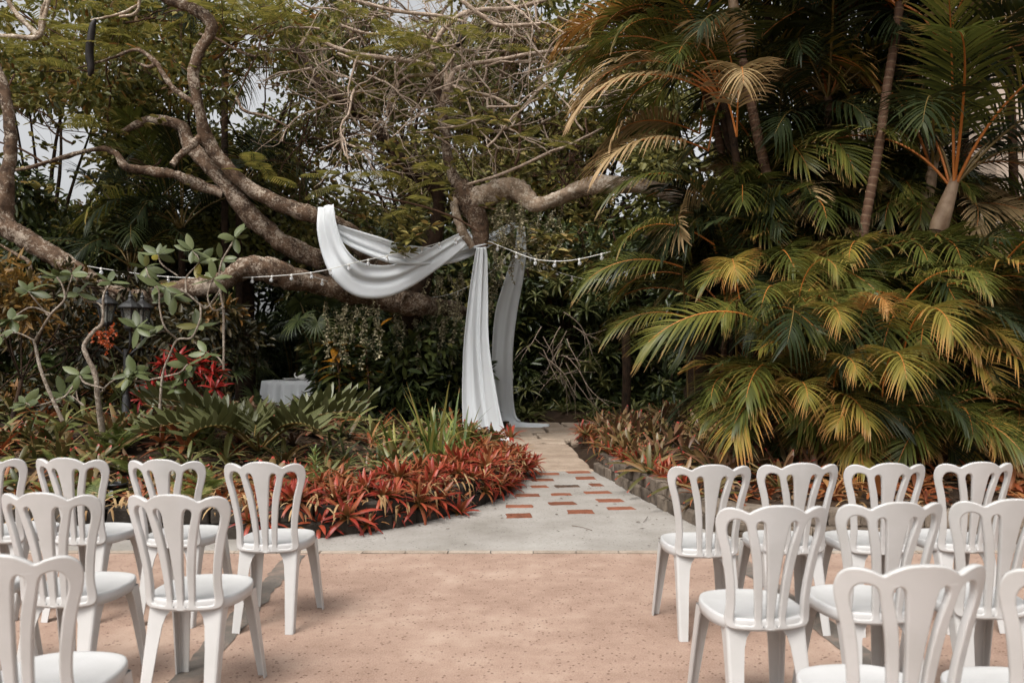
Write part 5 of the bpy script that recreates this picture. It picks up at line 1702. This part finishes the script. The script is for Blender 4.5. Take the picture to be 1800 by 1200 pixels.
def rosette_mesh(name, sets_spec, nl, seed, mat, L, W, els=(80, 10), curv=1.0, fold=0.4, pointed=True):
    """a whole rosette in one mesh, for plants too small to show their leaves singly"""
    g = np.random.default_rng(seed)
    mb = MB()
    taper = np.array([0.75, 0.95, 1.0, 0.95, 0.82, 0.52, 0.04]) if pointed else np.array([0.7, 0.85, 0.95, 1.0, 1.0, 0.85, 0.3])
    for (yw, f, sz) in rosette(g, nl):
        el0 = R_(els[0] + (els[1] - els[0]) * f + g.normal(0, 5))
        n = 6
        s = np.linspace(0, 1, n)
        el = el0 - curv * g.uniform(0.7, 1.3) * s
        P = np.zeros((n, 3))
        for k in range(1, n):
            P[k] = P[k - 1] + np.array([math.cos(el[k]), 0, math.sin(el[k])]) * L * sz / (n - 1)
        c, s_ = math.cos(yw), math.sin(yw)
        Q = np.stack([P[:, 0] * c, P[:, 0] * s_, P[:, 2]], 1)
        ribbon(mb, Q, W * np.interp(s, np.linspace(0, 1, 7), taper), (-s_, c, 0), fold, g.uniform())
    return mb.mesh(name, mat)


def lzone(x, y):
    px = 900 + x / y * FPX
    return 'behind the cut-off chair' if px < 60 else 'behind the third chair' if px < 205 else 'behind the second chair' if px < 375 else 'behind the aisle chair' if px < 545 else 'right of the aisle chair'


def rzone(y):
    return 'near the chairs' if y < 8.0 else 'beside the bricks' if y < 9.8 else 'beside the flagstones'


def bzone(x):
    return 'by the aisle chair' if x < -1.45 else 'at its widest curve' if x < -0.75 else 'beside the bricks' if x < 0.0 else 'at its tip'


g = np.random.default_rng(99)
RED = make_leafset(0.185, 0.029, 'red_leaf', 900, (82, 68, 52, 36, 14), (0.5, 0.8, 1.0, 1.1, 1.1))
RUST = make_leafset(0.19, 0.026, 'rust_leaf', 920, (70, 45, 25, 5, -20), (0.8, 1.0, 1.2, 1.2, 1.0))
DRY = make_leafset(0.16, 0.020, 'dry_leaf', 930, (60, 30, 5, -25, -45), (1.0, 1.2, 1.0, 0.8, 0.6))
P_, H_ = along(LEFT_CURVE, 0.05)


def in_bed_offset(q, off):
    return P_[q] + np.array([-math.sin(H_[q]), math.cos(H_[q])]) * off


# red border, four ranks along the curved wall
GRP = 'red bromeliads edging the curved bed'
LAB = {0: 'red bromeliad spilling over the dark curved wall', 1: 'red bromeliad in the thick curved border', 2: 'red bromeliad in the back rank of the curved border'}
for rank, (off, z, step) in enumerate(((0.02, 0.13, 0.17), (0.12, 0.235, 0.135), (0.26, 0.29, 0.145), (0.42, 0.33, 0.16))):
    xy, hd = along(LEFT_CURVE, step, 0.07 * rank)
    for q in range(len(xy)):
        x0 = xy[q][0]
        if x0 < -2.0 or g.uniform() < (0.14 if rank == 0 else 0.06):
            continue
        inn = np.array([-math.sin(hd[q]), math.cos(hd[q])])
        p = xy[q] + inn * (off + g.normal(0, 0.035)) + np.array([g.normal(0, 0.03), 0])
        zz = z + g.normal(0, 0.035) - (0.02 if rank == 0 else 0)
        ln = 0.45 if rank == 0 else 0.2 if rank == 1 else 0.0
        o = rosette_plant('bromeliad', LAB[0 if rank == 0 else 1 if rank < 3 else 2] + ', ' + bzone(p[0]), 'bromeliad', GRP + ('' if rank == 1 or rank == 2 else ', spilling rank' if rank == 0 else ', back rank'), (p[0], p[1], zz), RED if g.uniform() < (0.72 if rank < 3 else 0.4) else RUST, 19, g, g.uniform(0.72, 1.42))
        o.rotation_euler = (Euler((0, 0, 0)).to_matrix().to_4x4() @ Matrix.Rotation(ln, 4, Vector((inn[1] * 1.0, -inn[0] * 1.0, 0)))).to_euler() if ln else o.rotation_euler
# dry skirts of dead leaves under the border
mb = MB()
xy, hd = along(LEFT_CURVE, 0.022)
for q in range(len(xy)):
    inn = np.array([-math.sin(hd[q]), math.cos(hd[q])])
    for k in range(3):
        p = xy[q] + inn * g.uniform(-0.02, 0.45)
        b = np.array([p[0], p[1], g.uniform(0.16, 0.34)])
        a = math.atan2(-inn[1], -inn[0]) + g.normal(0, 0.9)
        L = g.uniform(0.07, 0.17)
        el = g.uniform(-0.9, 0.7)
        n = 5; s = np.linspace(0, 1, n)
        e2 = el - s * g.uniform(0.3, 1.6)
        P = np.cumsum(np.c_[np.cos(e2) * math.cos(a), np.cos(e2) * math.sin(a), np.sin(e2)] * L / (n - 1), 0) + b
        ribbon(mb, P, 0.018 * np.array([1, 1, .9, .7, .1]), (-math.sin(a), math.cos(a), 0), 0.3, g.uniform())
tag(mb.build('dead_leaves', 'dry_leaf'), 'curled dead leaves among and below the red bromeliad border', 'dead leaves', kind='stuff')

# left of that: mixed rusty rosettes behind the chairs
RM = [rosette_mesh('bromeliad', None, 16, 950 + k, m_, L, W, e, c, 0.4, False) for k, (m_, L, W, e, c) in enumerate((('rust_leaf', 0.24, 0.035, (75, -5), 1.2), ('rust_leaf', 0.2, 0.03, (70, -15), 1.0), ('dry_leaf', 0.22, 0.022, (50, -30), 1.3)))]
for q in range(64):
    x, y = g.uniform(-5.0, -1.75), g.uniform(6.32, 7.3)
    o = link('bromeliad', RM[g.integers(0, 3)])
    o.location = (x, y, float(ground_z(x, y)) + 0.02); o.rotation_euler = (g.normal(0, 0.25), g.normal(0, 0.25), g.uniform(0, 6)); s = g.uniform(0.8, 1.25); o.scale = (s, s, s)
    tag(o, 'rust-brown bromeliad in the ragged wall row ' + lzone(x, y), 'bromeliad', 'rust-brown bromeliads behind the left chairs')

# neoregelias with red nail tips
NEO = make_leafset(0.30, 0.058, 'neo_leaf', 960, (76, 62, 48, 32, 16), (0.5, 0.7, 0.7, 0.7, 0.7), 0.45, False)
for q in range(80):
    x, y = g.uniform(-5.6, -1.7), 6.75 + 2.7 * g.uniform() ** 1.5
    if x > -3.7 and y > 7.5:
        continue
    rosette_plant('neoregelia', 'bromeliad with broad olive-brown leaves and pink-red tips ' + lzone(x, y), 'bromeliad', 'red-tipped bromeliads in the left bed', (x, y, float(ground_z(x, y)) + 0.04), NEO, 11, g, g.uniform(0.8, 1.2), (g.normal(0, 0.2), g.normal(0, 0.2)))
for q in range(30):
    y = g.uniform(7.8, 11.4); x = float(np.interp(y, XL_Y, XL_X)) - g.uniform(0.35, 1.5)
    rosette_plant('neoregelia', 'bromeliad with broad olive-brown leaves around the strap-leaved clump', 'bromeliad', 'olive-brown bromeliads around the strap-leaved clump', (x, y, float(ground_z(x, y)) + 0.05), NEO, 11, g, g.uniform(0.8, 1.25), (g.normal(0, 0.2), g.normal(0, 0.2)))
# right bed: maroon ones along the path and under the palms
MAR = make_leafset(0.34, 0.055, 'neo_maroon', 970, (80, 66, 52, 36, 20), (0.4, 0.6, 0.7, 0.7, 0.7), 0.45, False)
OLV = make_leafset(0.36, 0.05, 'neo_leaf', 980, (72, 56, 42, 28, 12), (0.5, 0.7, 0.8, 0.8, 0.8), 0.45, False)
for q in range(84):
    y = g.uniform(7.0, 13.4)
    x = float(np.interp(y, XR_Y, XR_X)) + g.uniform(0.28, 1.9)
    st = MAR if g.uniform() < 0.5 else OLV
    rosette_plant('neoregelia', 'bromeliad with long maroon-olive leaves in the right bed ' + rzone(y), 'bromeliad', 'maroon-olive bromeliads beside the path', (x, y, float(ground_z(x, y)) + 0.04), st, 11, g, g.uniform(0.8, 1.2), (g.normal(0, 0.2), g.normal(0, 0.2)))
for q in range(46):
    y = g.uniform(6.4, 10.0) if q > 12 else g.uniform(10, 12.9)
    x = float(np.interp(y, XR_Y, XR_X)) + g.uniform(0.10, 0.34)
    rosette_plant('bromeliad', 'small bromeliad on the right wall top ' + rzone(y), 'bromeliad', 'small bromeliads along the right path edge', (x, y, max(0.235, float(ground_z(x, y)) + 0.06)), RED if g.uniform() < 0.35 else RUST if g.uniform() < 0.5 else OLV, 12, g, g.uniform(0.75, 1.15), (g.normal(0, 0.15), g.normal(0, 0.15) - 0.2))
for q in range(72):
    x, y = g.uniform(1.9, 5.4), g.uniform(6.35, 8.6)
    o = link('bromeliad', RM[g.integers(0, 3)] if g.uniform() < 0.6 else RM[0])
    o.location = (x, y, float(ground_z(x, y)) + 0.02); o.rotation_euler = (g.normal(0, 0.25), g.normal(0, 0.25), g.uniform(0, 6)); s = g.uniform(0.8, 1.3); o.scale = (s, s, s)
    tag(o, 'dull rust bromeliad in the shade behind the right chairs', 'bromeliad', 'dull rust bromeliads behind the right chairs')
p = at(1720, 765, 8.2)
rosette_plant('bromeliad', 'bright yellow-green bromeliad under the palms at the right', 'bromeliad', None, (p[0], p[1], p[2] - 0.05), make_leafset(0.26, 0.045, 'pale_leaf', 985), 16, g)
rosette_plant('bromeliad', 'orange-red bromeliad standing alone at the corner of the flagstones', 'bromeliad', None, (at(1027, 760, 12.2)[0], 12.2, 0.20), RED, 16, g, 1.5)
rosette_plant('bromeliad', 'orange-red bromeliad standing up at the tip of the red border', 'bromeliad', None, (at(898, 770, 9.6)[0], 9.6, 0.42), RED, 15, g, 1.2)

OM = [rosette_mesh('bed_plant', None, 14, 1900 + k, m_, L, W, e, 0.9, 0.4, False) for k, (m_, L, W, e) in enumerate((('neo_leaf', 0.36, 0.05, (80, 15)), ('rust_leaf', 0.34, 0.04, (75, 0)), ('ground_leaf', 0.4, 0.045, (80, 15)), ('neo_maroon', 0.34, 0.05, (78, 10))))]
for q in range(150):
    if q >= 90:
        x, y = (g.uniform(-3.5, -0.75), g.uniform(7.1, 8.7)) if q < 112 else (g.uniform(-2.7, -0.7), g.uniform(7.9, 9.8))
        if bed_depth(x, y) < 0.55:
            continue
        lb, gr = 'low olive rosette between the cycad and the red border, ' + lzone(x, y), 'low rosettes below the cycad'
    elif q < 56:
        x, y = g.uniform(-6.6, -2.3), g.uniform(8.2, 10.6)
        lb, gr = 'mixed olive and brown rosette deep in the left bed under the shrub', 'mixed rosettes deep in the left bed'
    else:
        x, y = g.uniform(-3.2, -0.6), g.uniform(10.2, 13.6)
        lb, gr = 'mixed olive rosette between the cycad and the white panels', 'mixed rosettes near the white panels'
    o = link('bed_plant', OM[(0, 2, 2, 1, 3, 2)[g.integers(0, 6)]]); s = g.uniform(0.8, 1.4) * (0.62 if q >= 90 else 1)
    o.location = (x, y, float(ground_z(x, y)) + 0.02); o.scale = (s, s, s); o.rotation_euler = (g.normal(0, 0.2), g.normal(0, 0.2), g.uniform(0, 6))
    tag(o, lb, 'bromeliad', gr)

# scarlet cluster growing on a stump below the leathery shrub
ps = at(310, 660, 10.0); zz = float(ground_z(ps[0], ps[1]))
mb = MB(); tube(mb, smooth_path([(0, 0, -0.05), (0.05, 0.02, 0.3), (0, 0, ps[2] - zz - 0.05)], 6), np.linspace(0.20, 0.13, 13), 10, 0.2)
o = mb.build('tree_stump', 'bark_dark'); o.location = (ps[0], ps[1], zz); tag(o, 'dark rotting stump carrying the scarlet bromeliads', 'stump')
SCR = make_leafset(0.26, 0.04, 'scarlet_leaf', 990, (70, 50, 30, 10, -15), (0.7, 0.9, 1.0, 1.0, 0.9))
for q, (px, py) in enumerate(((268, 680), (290, 640), (312, 628), (335, 650), (300, 668), (352, 640), (325, 680), (250, 700), (375, 655), (280, 705), (378, 682), (340, 700))):
    pp = at(px, py, 10.0 + g.normal(0, 0.12))
    rosette_plant('bromeliad', 'scarlet bromeliad in the cluster behind the paddle-leaved cycad', 'bromeliad', 'scarlet bromeliads on the stump', pp, SCR, 15, g, g.uniform(0.8, 1.1), (g.normal(0, 0.3) + 0.4, g.normal(0, 0.3)))

# cycad with paddle leaflets
zc = at(455, 800, 8.8); zc[2] = float(ground_z(zc[0], zc[1]))
cy = empty('cycad', zc, 'large cycad with stiff paddle-shaped leaflets spreading in front of the table', 'cycad')
PAD = np.array([0.25, 0.7, 0.95, 1.0, 0.9, 0.6, 0.08])
pad_me = [blade_mesh('leaflet', 0.30, 0.082, 0.0, c_, 'zamia_leaf', 1000 + k, 0.25, 7, True, PAD) for k, c_ in enumerate((0.15, -0.1, 0.3))]
for f, (yw, el, cv, L) in enumerate(((200, 58, 1.0, 1.3), (178, 50, 0.9, 1.3), (225, 48, 1.15, 1.3), (252, 50, 1.2, 1.2), (285, 50, 1.2, 1.2), (315, 48, 1.15, 1.3), (345, 48, 0.9, 1.25), (5, 52, 0.9, 1.3), (110, 45, 0.7, 0.9), (55, 40, 0.8, 0.95), (150, 48, 0.8, 1.05))):
    n = 14; s = np.linspace(0, 1, n)
    e_ = R_(el) - cv * s
    P = np.zeros((n, 3))
    for k in range(1, n):
        P[k] = P[k - 1] + np.array([math.cos(e_[k]), 0, math.sin(e_[k])]) * L / (n - 1)
    mb = MB(); tube(mb, P, np.linspace(0.014, 0.005, n), 6)
    fr = mb.build('frond', 'palm_rachis_green', cy, True, Matrix.Rotation(R_(yw), 4, 'Z') @ Matrix.Translation((0.03, 0, 0.05)))
    for k, u in enumerate(np.linspace(0.24, 0.98, 13)):
        p = [np.interp(u, s, P[:, c]) for c in range(3)]
        e = np.interp(u, s, e_)
        for sd in (-1, 1):
            ang = R_(70 - 42 * u) * sd
            M = Matrix.Translation(p) @ Matrix.Rotation(-e, 4, 'Y') @ Matrix.Rotation(ang, 4, 'Z') @ Matrix.Rotation(-R_(38) + g.normal(0, 0.06), 4, 'Y') @ Matrix.Rotation(sd * 0.55, 4, 'X')
            link('leaflet', pad_me[(k + f) % 3], fr, M @ Matrix.Scale(g.uniform(0.85, 1.1) * (0.75 + 0.5 * math.sin(PI * u)) * 0.85, 4))

# strap-leaved clump
for (px, d, nl, L, lab) in ((770, 8.5, 26, 0.85, 'tall green strap-leaved clump behind the red border'), (690, 8.7, 14, 0.6, 'smaller strap-leaved clump left of the tall one'), (812, 9.2, 12, 0.75, 'thin strap-leaved clump beside the white panel')):
    x = (px - 900) / FPX * d; z = float(ground_z(x, d))
    o = empty('strap_plant', (x, d, z), lab, 'plant')
    for k in range(nl):
        me = blade_mesh('leaf', L * g.uniform(0.7, 1.15), 0.034, R_(g.uniform(68, 88)), g.uniform(0.15, 0.8) if k % 6 else 1.7, 'strap_leaf', 1100 + k + int(px), 0.3, 9, True, np.array([0.7, 0.9, 1, 1, 0.95, 0.85, 0.7, 0.45, 0.03]))
        a_ = me.attributes['rnd']; a_.data.foreach_set('value', np.full(len(me.vertices), g.uniform(), np.float32))
        link('leaf', me, o, Matrix.Translation((g.normal(0, 0.07), g.normal(0, 0.07), 0)) @ Matrix.Rotation(g.uniform(0, 6.28), 4, 'Z'))
# upright pale whorled plant
p = at(553, 845, 7.3)
o = empty('whorled_plant', (p[0], p[1], float(ground_z(p[0], p[1]))), 'upright pale green whorled plant in front of the cycad', 'plant')
mb = MB(); tube(mb, [(0, 0, 0), (0.01, 0, 0.15), (0, 0, 0.34)], 0.008, 6); mb.build('stem', 'palm_rachis_green', o)
PL = [blade_mesh('leaf', 0.15, 0.026, R_(40), 0.8, 'pale_leaf', 1200 + k, 0.3) for k in range(3)]
for k in range(34):
    u = k / 33
    link('leaf', PL[k % 3], o, Matrix.Translation((0, 0, 0.06 + 0.29 * u)) @ Matrix.Rotation(k * 2.4, 4, 'Z') @ Matrix.Rotation(-0.75 * u ** 2, 4, 'Y') @ Matrix.Scale(1.15 - 0.65 * u, 4))


# ferns
def fern_mesh(seed, mat):
    g = np.random.default_rng(seed)
    mb = MB()
    n = 12; L = 0.5
    s = np.linspace(0, 1, n); el = R_(66) - 1.0 * s
    P = np.zeros((n, 3))
    for k in range(1, n):
        P[k] = P[k - 1] + np.array([math.cos(el[k]), 0, math.sin(el[k])]) * L / (n - 1)
    tube(mb, P, np.linspace(0.005, 0.002, n), 4, cap=False)
    for u in np.linspace(0.15, 0.98, 16):
        p = np.array([np.interp(u, s, P[:, c]) for c in range(3)]); e = np.interp(u, s, el)
        T = np.array([math.cos(e), 0, math.sin(e)])
        for sd in (-1, 1):
            D = nrm(np.array([0, sd, 0]) + T * 0.6)
            l = 0.13 * math.sin(PI * (0.12 + 0.8 * u))
            t_ = np.linspace(0, 1, 4)
            ribbon(mb, p + D * (l * t_)[:, None] - np.array([0, 0, 1]) * (0.2 * l * t_ ** 2)[:, None], np.array([0.016, 0.02, 0.014, 0.002]), T, 0, g.uniform())
    return mb.mesh('frond', mat)


FE = [fern_mesh(1300 + k, 'fern_leaf') for k in range(3)]
for q in range(16):
    if q < 11:
        x, y = g.uniform(-5.2, -2.9), g.uniform(7.2, 8.9)
        lb, gr = 'green fern among the bromeliads of the left bed', 'ferns in the left bed'
    else:
        x, y = g.uniform(-5.0, -1.8), g.uniform(6.4, 6.9)
        lb, gr = 'low fern by the wall behind the left chairs', 'ferns by the wall behind the left chairs'
    o = empty('fern', (x, y, float(ground_z(x, y)) + 0.03), lb, 'fern', gr, g.uniform(0, 6))
    for k in range(7):
        link('frond', FE[k % 3], o, Matrix.Rotation(k * 0.9 + g.normal(0, 0.2), 4, 'Z') @ Matrix.Rotation(g.normal(0, 0.2), 4, 'Y') @ Matrix.Scale(g.uniform(0.45, 0.75), 4))

# leathery-leaved shrub with pale crooked branches, in front of the limb at the left
LS = at(235, 720, 8.3)
zs = float(ground_z(LS[0], LS[1]))
ls = empty('leathery_shrub', (LS[0], LS[1], zs), 'open shrub with crooked pale branches and large leathery leaves, left', 'shrub')
ol = np.array([LS[0], LS[1], zs])
BRN = [[(393, 650, 3.5), (393, 550, 3.5), (387, 510, 3.2), (388, 465, 3), (413, 420, 2.5)], [(387, 510, 3), (365, 540, 3), (352, 535, 3), (327, 515, 3), (305, 507, 2.5), (290, 503, 2)],
       [(352, 535, 3), (352, 560, 2.8), (337, 593, 3), (312, 597, 3.2), (297, 627, 3.5), (285, 663, 3.5), (280, 740, 5)], [(312, 597, 3), (290, 575, 2.8), (281, 543, 2.5), (280, 515, 2.2), (275, 503, 2)],
       [(327, 515, 2.6), (328, 487, 2.4), (350, 460, 2.2), (338, 440, 2)], [(313, 485, 2.3), (285, 465, 2.2), (277, 447, 2)], [(290, 505, 2), (265, 490, 2), (256, 470, 1.8)],
       [(180, 760, 9), (172, 700, 8), (167, 657, 7.5), (153, 627, 7), (148, 607, 6.5), (165, 582, 6), (180, 567, 5), (182, 520, 3.5), (193, 500, 3)], [(181, 540, 3), (170, 532, 2.5), (150, 528, 2.2), (138, 515, 2)],
       [(285, 663, 3), (247, 670, 3), (225, 665, 2.5)], [(175, 690, 4), (182, 683, 3.2), (150, 673, 3), (140, 660, 2.5)], [(140, 660, 2.8), (120, 690, 2.8), (107, 700, 2.6), (63, 713, 2.4), (45, 708, 2)],
       [(182, 683, 3), (200, 668, 2.6), (235, 655, 2.2)], [(133, 680, 2.2), (138, 705, 2.2), (148, 712, 2), (125, 695, 2)], [(60, 600, 4), (90, 552, 3.4), (113, 527, 3), (110, 503, 2.6), (100, 487, 2.2)],
       [(90, 552, 2.8), (55, 540, 2.6), (20, 560, 2.2)], [(85, 555, 2.6), (60, 525, 2.2), (50, 512, 2)], [(115, 525, 2.4), (122, 500, 2), (128, 483, 2)], [(283, 663, 3), (315, 655, 2.6), (330, 640, 2.2)], [(283, 664, 2.6), (300, 682, 2.4), (318, 668, 2)],
       [(393, 640, 3), (380, 625, 2.4), (365, 620, 2), (340, 600, 2)], [(393, 540, 2.6), (375, 545, 2.6), (365, 520, 2.2), (375, 490, 2)], [(60, 600, 4), (75, 660, 5), (110, 740, 6)], [(0, 590, 2.5), (30, 585, 2.4), (60, 598, 3)]]
gl = np.random.default_rng(8)
for k, rows in enumerate(BRN):
    dd = 8.3 + 0.18 * math.sin(k * 1.7)
    rr_ = [(r[0], r[1], dd if j else 8.3, r[2]) for j, r in enumerate(rows)]
    limb('branch', rr_, 'stem_grey', ls, ol, 6, 7, 0.12, 200 + k, 0.60)
LL_ = [blade_mesh('leaf', 0.19, 0.082, R_(8), c_, 'leather_leaf', 1400 + k, 0.28, 7, True, np.array([0.25, 0.72, 0.98, 1.0, 0.9, 0.62, 0.12])) for k, c_ in enumerate((0.25, 0.5, 0.1, 0.8))]
for (px, py, nl) in ((413, 418, 8), (388, 455, 6), (350, 572, 7), (275, 503, 7), (277, 447, 6), (256, 470, 6), (338, 440, 6), (350, 462, 5), (195, 495, 7), (230, 655, 8), (140, 658, 7), (45, 710, 9), (112, 694, 8), (126, 482, 7), (100, 486, 5), (20, 562, 7), (50, 512, 6), (300, 684, 4), (330, 640, 5), (235, 655, 3), (290, 505, 5), (375, 490, 6), (318, 668, 4), (138, 515, 4), (225, 665, 4), (362, 620, 4), (305, 520, 5), (0, 590, 5), (240, 575, 6), (258, 590, 4)):
    p = at(px, py, 8.3 + gl.normal(0, 0.1)) - ol
    for k in range(nl + 1):
        M = Matrix.Translation(p) @ Matrix.Rotation(gl.normal(0.75, 0.3), 4, 'X') @ Matrix.Rotation(k * 2.4 + gl.normal(0, 0.3), 4, 'Z') @ Matrix.Rotation(gl.normal(-0.1, 0.45), 4, 'Y') @ Matrix.Rotation(gl.normal(0, 0.3), 4, 'X') @ Matrix.Translation((0.012, 0, 0))
        link('leaf', LL_[k % 4], ls, M @ Matrix.Scale(gl.uniform(0.7, 1.1), 4))

# orange orchid spray, fan palms, croton, narrow dracaenas at the back
po = at(187, 592, 8.7)
mb = MB()
for k in range(34):
    c = gl.normal(0, 1, 3) * np.array([0.07, 0.04, 0.06])
    a = gl.uniform(0, 2 * PI, 5)
    leaves(mb, np.tile(c, (5, 1)), np.stack([np.cos(a), np.full(5, -0.5), np.sin(a)], 1), 0.034, 0.022, gl, 0.4)
oo = empty('orchid', (po[0], po[1], float(ground_z(po[0], po[1]))), 'spray of small orange orchid flowers beside the lantern post', 'flower')
gzz = float(ground_z(po[0], po[1]))
mb.build('flowers', 'orchid_petal', oo, True, Matrix.Translation((0, 0, po[2] - gzz)))
mb = MB(); tube(mb, smooth_path([(0.1, 0.1, 0), (0.12, 0.05, 0.6), (0, 0, po[2] - gzz)], 6), 0.006, 5)
for k in range(12):
    a = gl.uniform(0, 6.28)
    P = np.array([[0.12, 0.06, 0.5 + 0.02 * k], [0.12 + 0.2 * math.cos(a), 0.06 + 0.2 * math.sin(a), 0.75], [0.12 + 0.42 * math.cos(a), 0.06 + 0.42 * math.sin(a), 0.72]])
    ribbon(mb, smooth_path(P, 4), np.linspace(0.03, 0.008, 9), (-math.sin(a), math.cos(a), 0), 0.3)
mb.build('leaves', 'ground_leaf', oo)


def fan_leaf(seed, R0=0.45, nseg=22, span=300):
    g = np.random.default_rng(seed)
    mb = MB()
    for k in range(nseg):
        a = R_(-span / 2 + span * k / (nseg - 1))
        D = np.array([math.cos(a), math.sin(a), 0.0])
        t_ = np.linspace(0, 1, 5)
        l = R0 * g.uniform(0.9, 1.05) * (0.75 + 0.25 * math.cos(a * 0.5))
        P = D * (l * t_)[:, None] + np.array([0, 0, 1.0]) * (0.10 * l * np.sin(PI * t_) - 0.14 * l * t_ ** 3)[:, None]
        ribbon(mb, P, R0 * 0.115 * np.array([0.15, 0.75, 1.0, 0.6, 0.04]), np.cross((0, 0, 1), D), 0.5, g.uniform())
    return mb.mesh('fan', 'fan_leaf')


FN = [fan_leaf(1500 + k) for k in range(2)]
for (px, py, d, nf, lab) in ((402, 650, 12.2, 7, 'fan palm left of the white table'), (515, 590, 19.2, 8, 'taller fan palm behind the white table'), (452, 640, 18.8, 6, 'small fan palm close to the table corner'), (560, 560, 14.2, 6, 'fan palm in the shade under the low limb')):
    p = at(px, py, d); z = float(ground_z(p[0], p[1]))
    o = empty('fan_palm', (p[0], p[1], z), lab, 'palm', 'fan palms near the table')
    for k in range(nf):
        a = k * 2 * PI / nf + gl.normal(0, 0.3)
        tip = np.array([math.cos(a) * 0.4, math.sin(a) * 0.4, p[2] - z + gl.normal(0, 0.14)])
        mb = MB(); tube(mb, smooth_path([(0, 0, 0), tip * np.array([0.35, 0.35, 0.65]), tip], 5), 0.009, 5)
        st_ = mb.build('stalk', 'palm_rachis_green', o)
        link('fan', FN[k % 2], st_, Matrix.Translation(tip) @ Matrix.Rotation(a, 4, 'Z') @ Matrix.Rotation(R_(gl.uniform(20, 75)), 4, 'Y') @ Matrix.Scale(gl.uniform(0.75, 1.05), 4))

CR = [blade_mesh('leaf', 0.34, 0.12, R_(25), 0.9, 'croton_leaf', 1600 + k, 0.3, 7, True, np.array([0.3, 0.8, 1, 0.97, 0.8, 0.5, 0.05])) for k in range(4)]
for k, me in enumerate(CR):
    me.attributes['rnd'].data.foreach_set('value', np.full(len(me.vertices), (0.05, 0.3, 0.62, 0.9)[k], np.float32))
for (px, py, d, mix, lab) in ((590, 620, 13.0, 0.5, 'yellow and green croton right of the table'), (642, 622, 13.1, 0.08, 'dark green croton with pale veins beside the yellow one'), (615, 665, 13.4, 0.2, 'low croton in front of the dark trunk'), (690, 560, 14.6, 0.05, 'dark broad-leaved plant under the low limb')):
    p = at(px, py, d); z = float(ground_z(p[0], p[1]))
    o = empty('croton', (p[0], p[1], z), lab, 'shrub')
    mb = MB(); tube(mb, smooth_path([(0, 0, 0), (0.06, 0, (p[2] - z) * 0.5), (0, 0, p[2] - z + 0.1)], 5), 0.016, 6); mb.build('stem', 'twig_brown', o)
    for k in range(26):
        me = CR[gl.integers(2, 4) if gl.uniform() < mix else gl.integers(0, 2)]
        h = p[2] - z + gl.uniform(-0.45, 0.2)
        link('leaf', me, o, Matrix.Translation((0, 0, h)) @ Matrix.Rotation(k * 2.4, 4, 'Z') @ Matrix.Rotation(gl.normal(0.1, 0.3), 4, 'Y') @ Matrix.Scale(gl.uniform(0.7, 1.1), 4))

# leafy ground cover and strap plants at the end of the path, in front of the hedge
GM = [rosette_mesh('ground_plant', None, 15, 1700 + k, m_, L, W, e, 1.2, 0.4, True) for k, (m_, L, W, e) in enumerate((('ground_leaf', 0.45, 0.06, (80, 10)), ('ground_leaf', 0.38, 0.05, (75, 0)), ('ground_leaf', 0.5, 0.045, (82, 20))))]
gk = np.random.default_rng(44)
for q in range(70):
    x, y = gk.uniform(-0.4, 4.6), gk.uniform(16.66, 17.3)
    if q >= 42:
        x, y = gk.uniform(-4.4, -0.3), gk.uniform(14.6, 17.5)
    lb, gr = ('green leafy ground plant in the row behind the flagstones', 'ground plants behind the flagstones') if q < 42 else ('green leafy ground plant in the shade left of the white panels', 'ground plants left of the white panels')
    o = link('ground_plant', GM[gk.integers(0, 3)]); s = gk.uniform(0.8, 1.3)
    o.location = (x, y, float(ground_z(x, y))); o.scale = (s, s, s); o.rotation_euler = (gk.normal(0, 0.15), gk.normal(0, 0.15), gk.uniform(0, 6))
    tag(o, lb, 'plant', gr)
for q in range(64):   # shade-loving rosettes at mid height on the hedge, right of the panels
    x, z_ = gk.uniform(0.2, 4.4), gk.uniform(0.6, 2.9)
    y = 17.0 + gk.uniform(0, 0.6)
    o = link('cane_plant', GM[gk.integers(0, 3)]); s = gk.uniform(0.7, 1.1)
    o.location = (x, y, z_); o.scale = (s, s, s); o.rotation_euler = (gk.normal(0, 0.3), gk.normal(0, 0.3), gk.uniform(0, 6))
    tag(o, 'leafy shoot on the dark hedge ' + ('right of the back panel' if x < 1.4 else 'behind the dead branches' if x < 2.8 else 'left of the palms') + (', low' if z_ < 1.3 else ', halfway up' if z_ < 2.1 else ', high up'), 'plant', 'leafy shoots on the dark hedge')
# dead branch heap behind the path
pb = at(1000, 700, 16.9)
ob = np.array([pb[0], pb[1], 0.2])
mb = MB()
for q in range(15):
    s0 = at(gk.uniform(940, 1010), gk.uniform(540, 640), 16.6)
    grow(mb, gk, s0 - ob, (gk.uniform(-0.4, 1.0), gk.normal(0, 0.2), gk.uniform(-1.0, -0.2)), gk.uniform(0.6, 1.5), 0.013, 1, 0.22, -0.1, (1, 3), 5)
o = mb.build('dead_branches', 'twig'); o.location = ob
tag(o, 'heap of bare dead branches leaning on the hedge right of the panels', 'branches')
mb = MB(); pq = at(1100, 700, 16.2); zq = float(ground_z(pq[0], pq[1]))
tube(mb, [(0, 0, -0.05), (0.02, 0, 0.8), (0, 0, 1.75)], 0.09, 9, 0.05)
o = mb.build('post', 'bark_dark'); o.location = (pq[0], pq[1], zq); tag(o, 'slim dark post standing in front of the hedge near the palms', 'post')
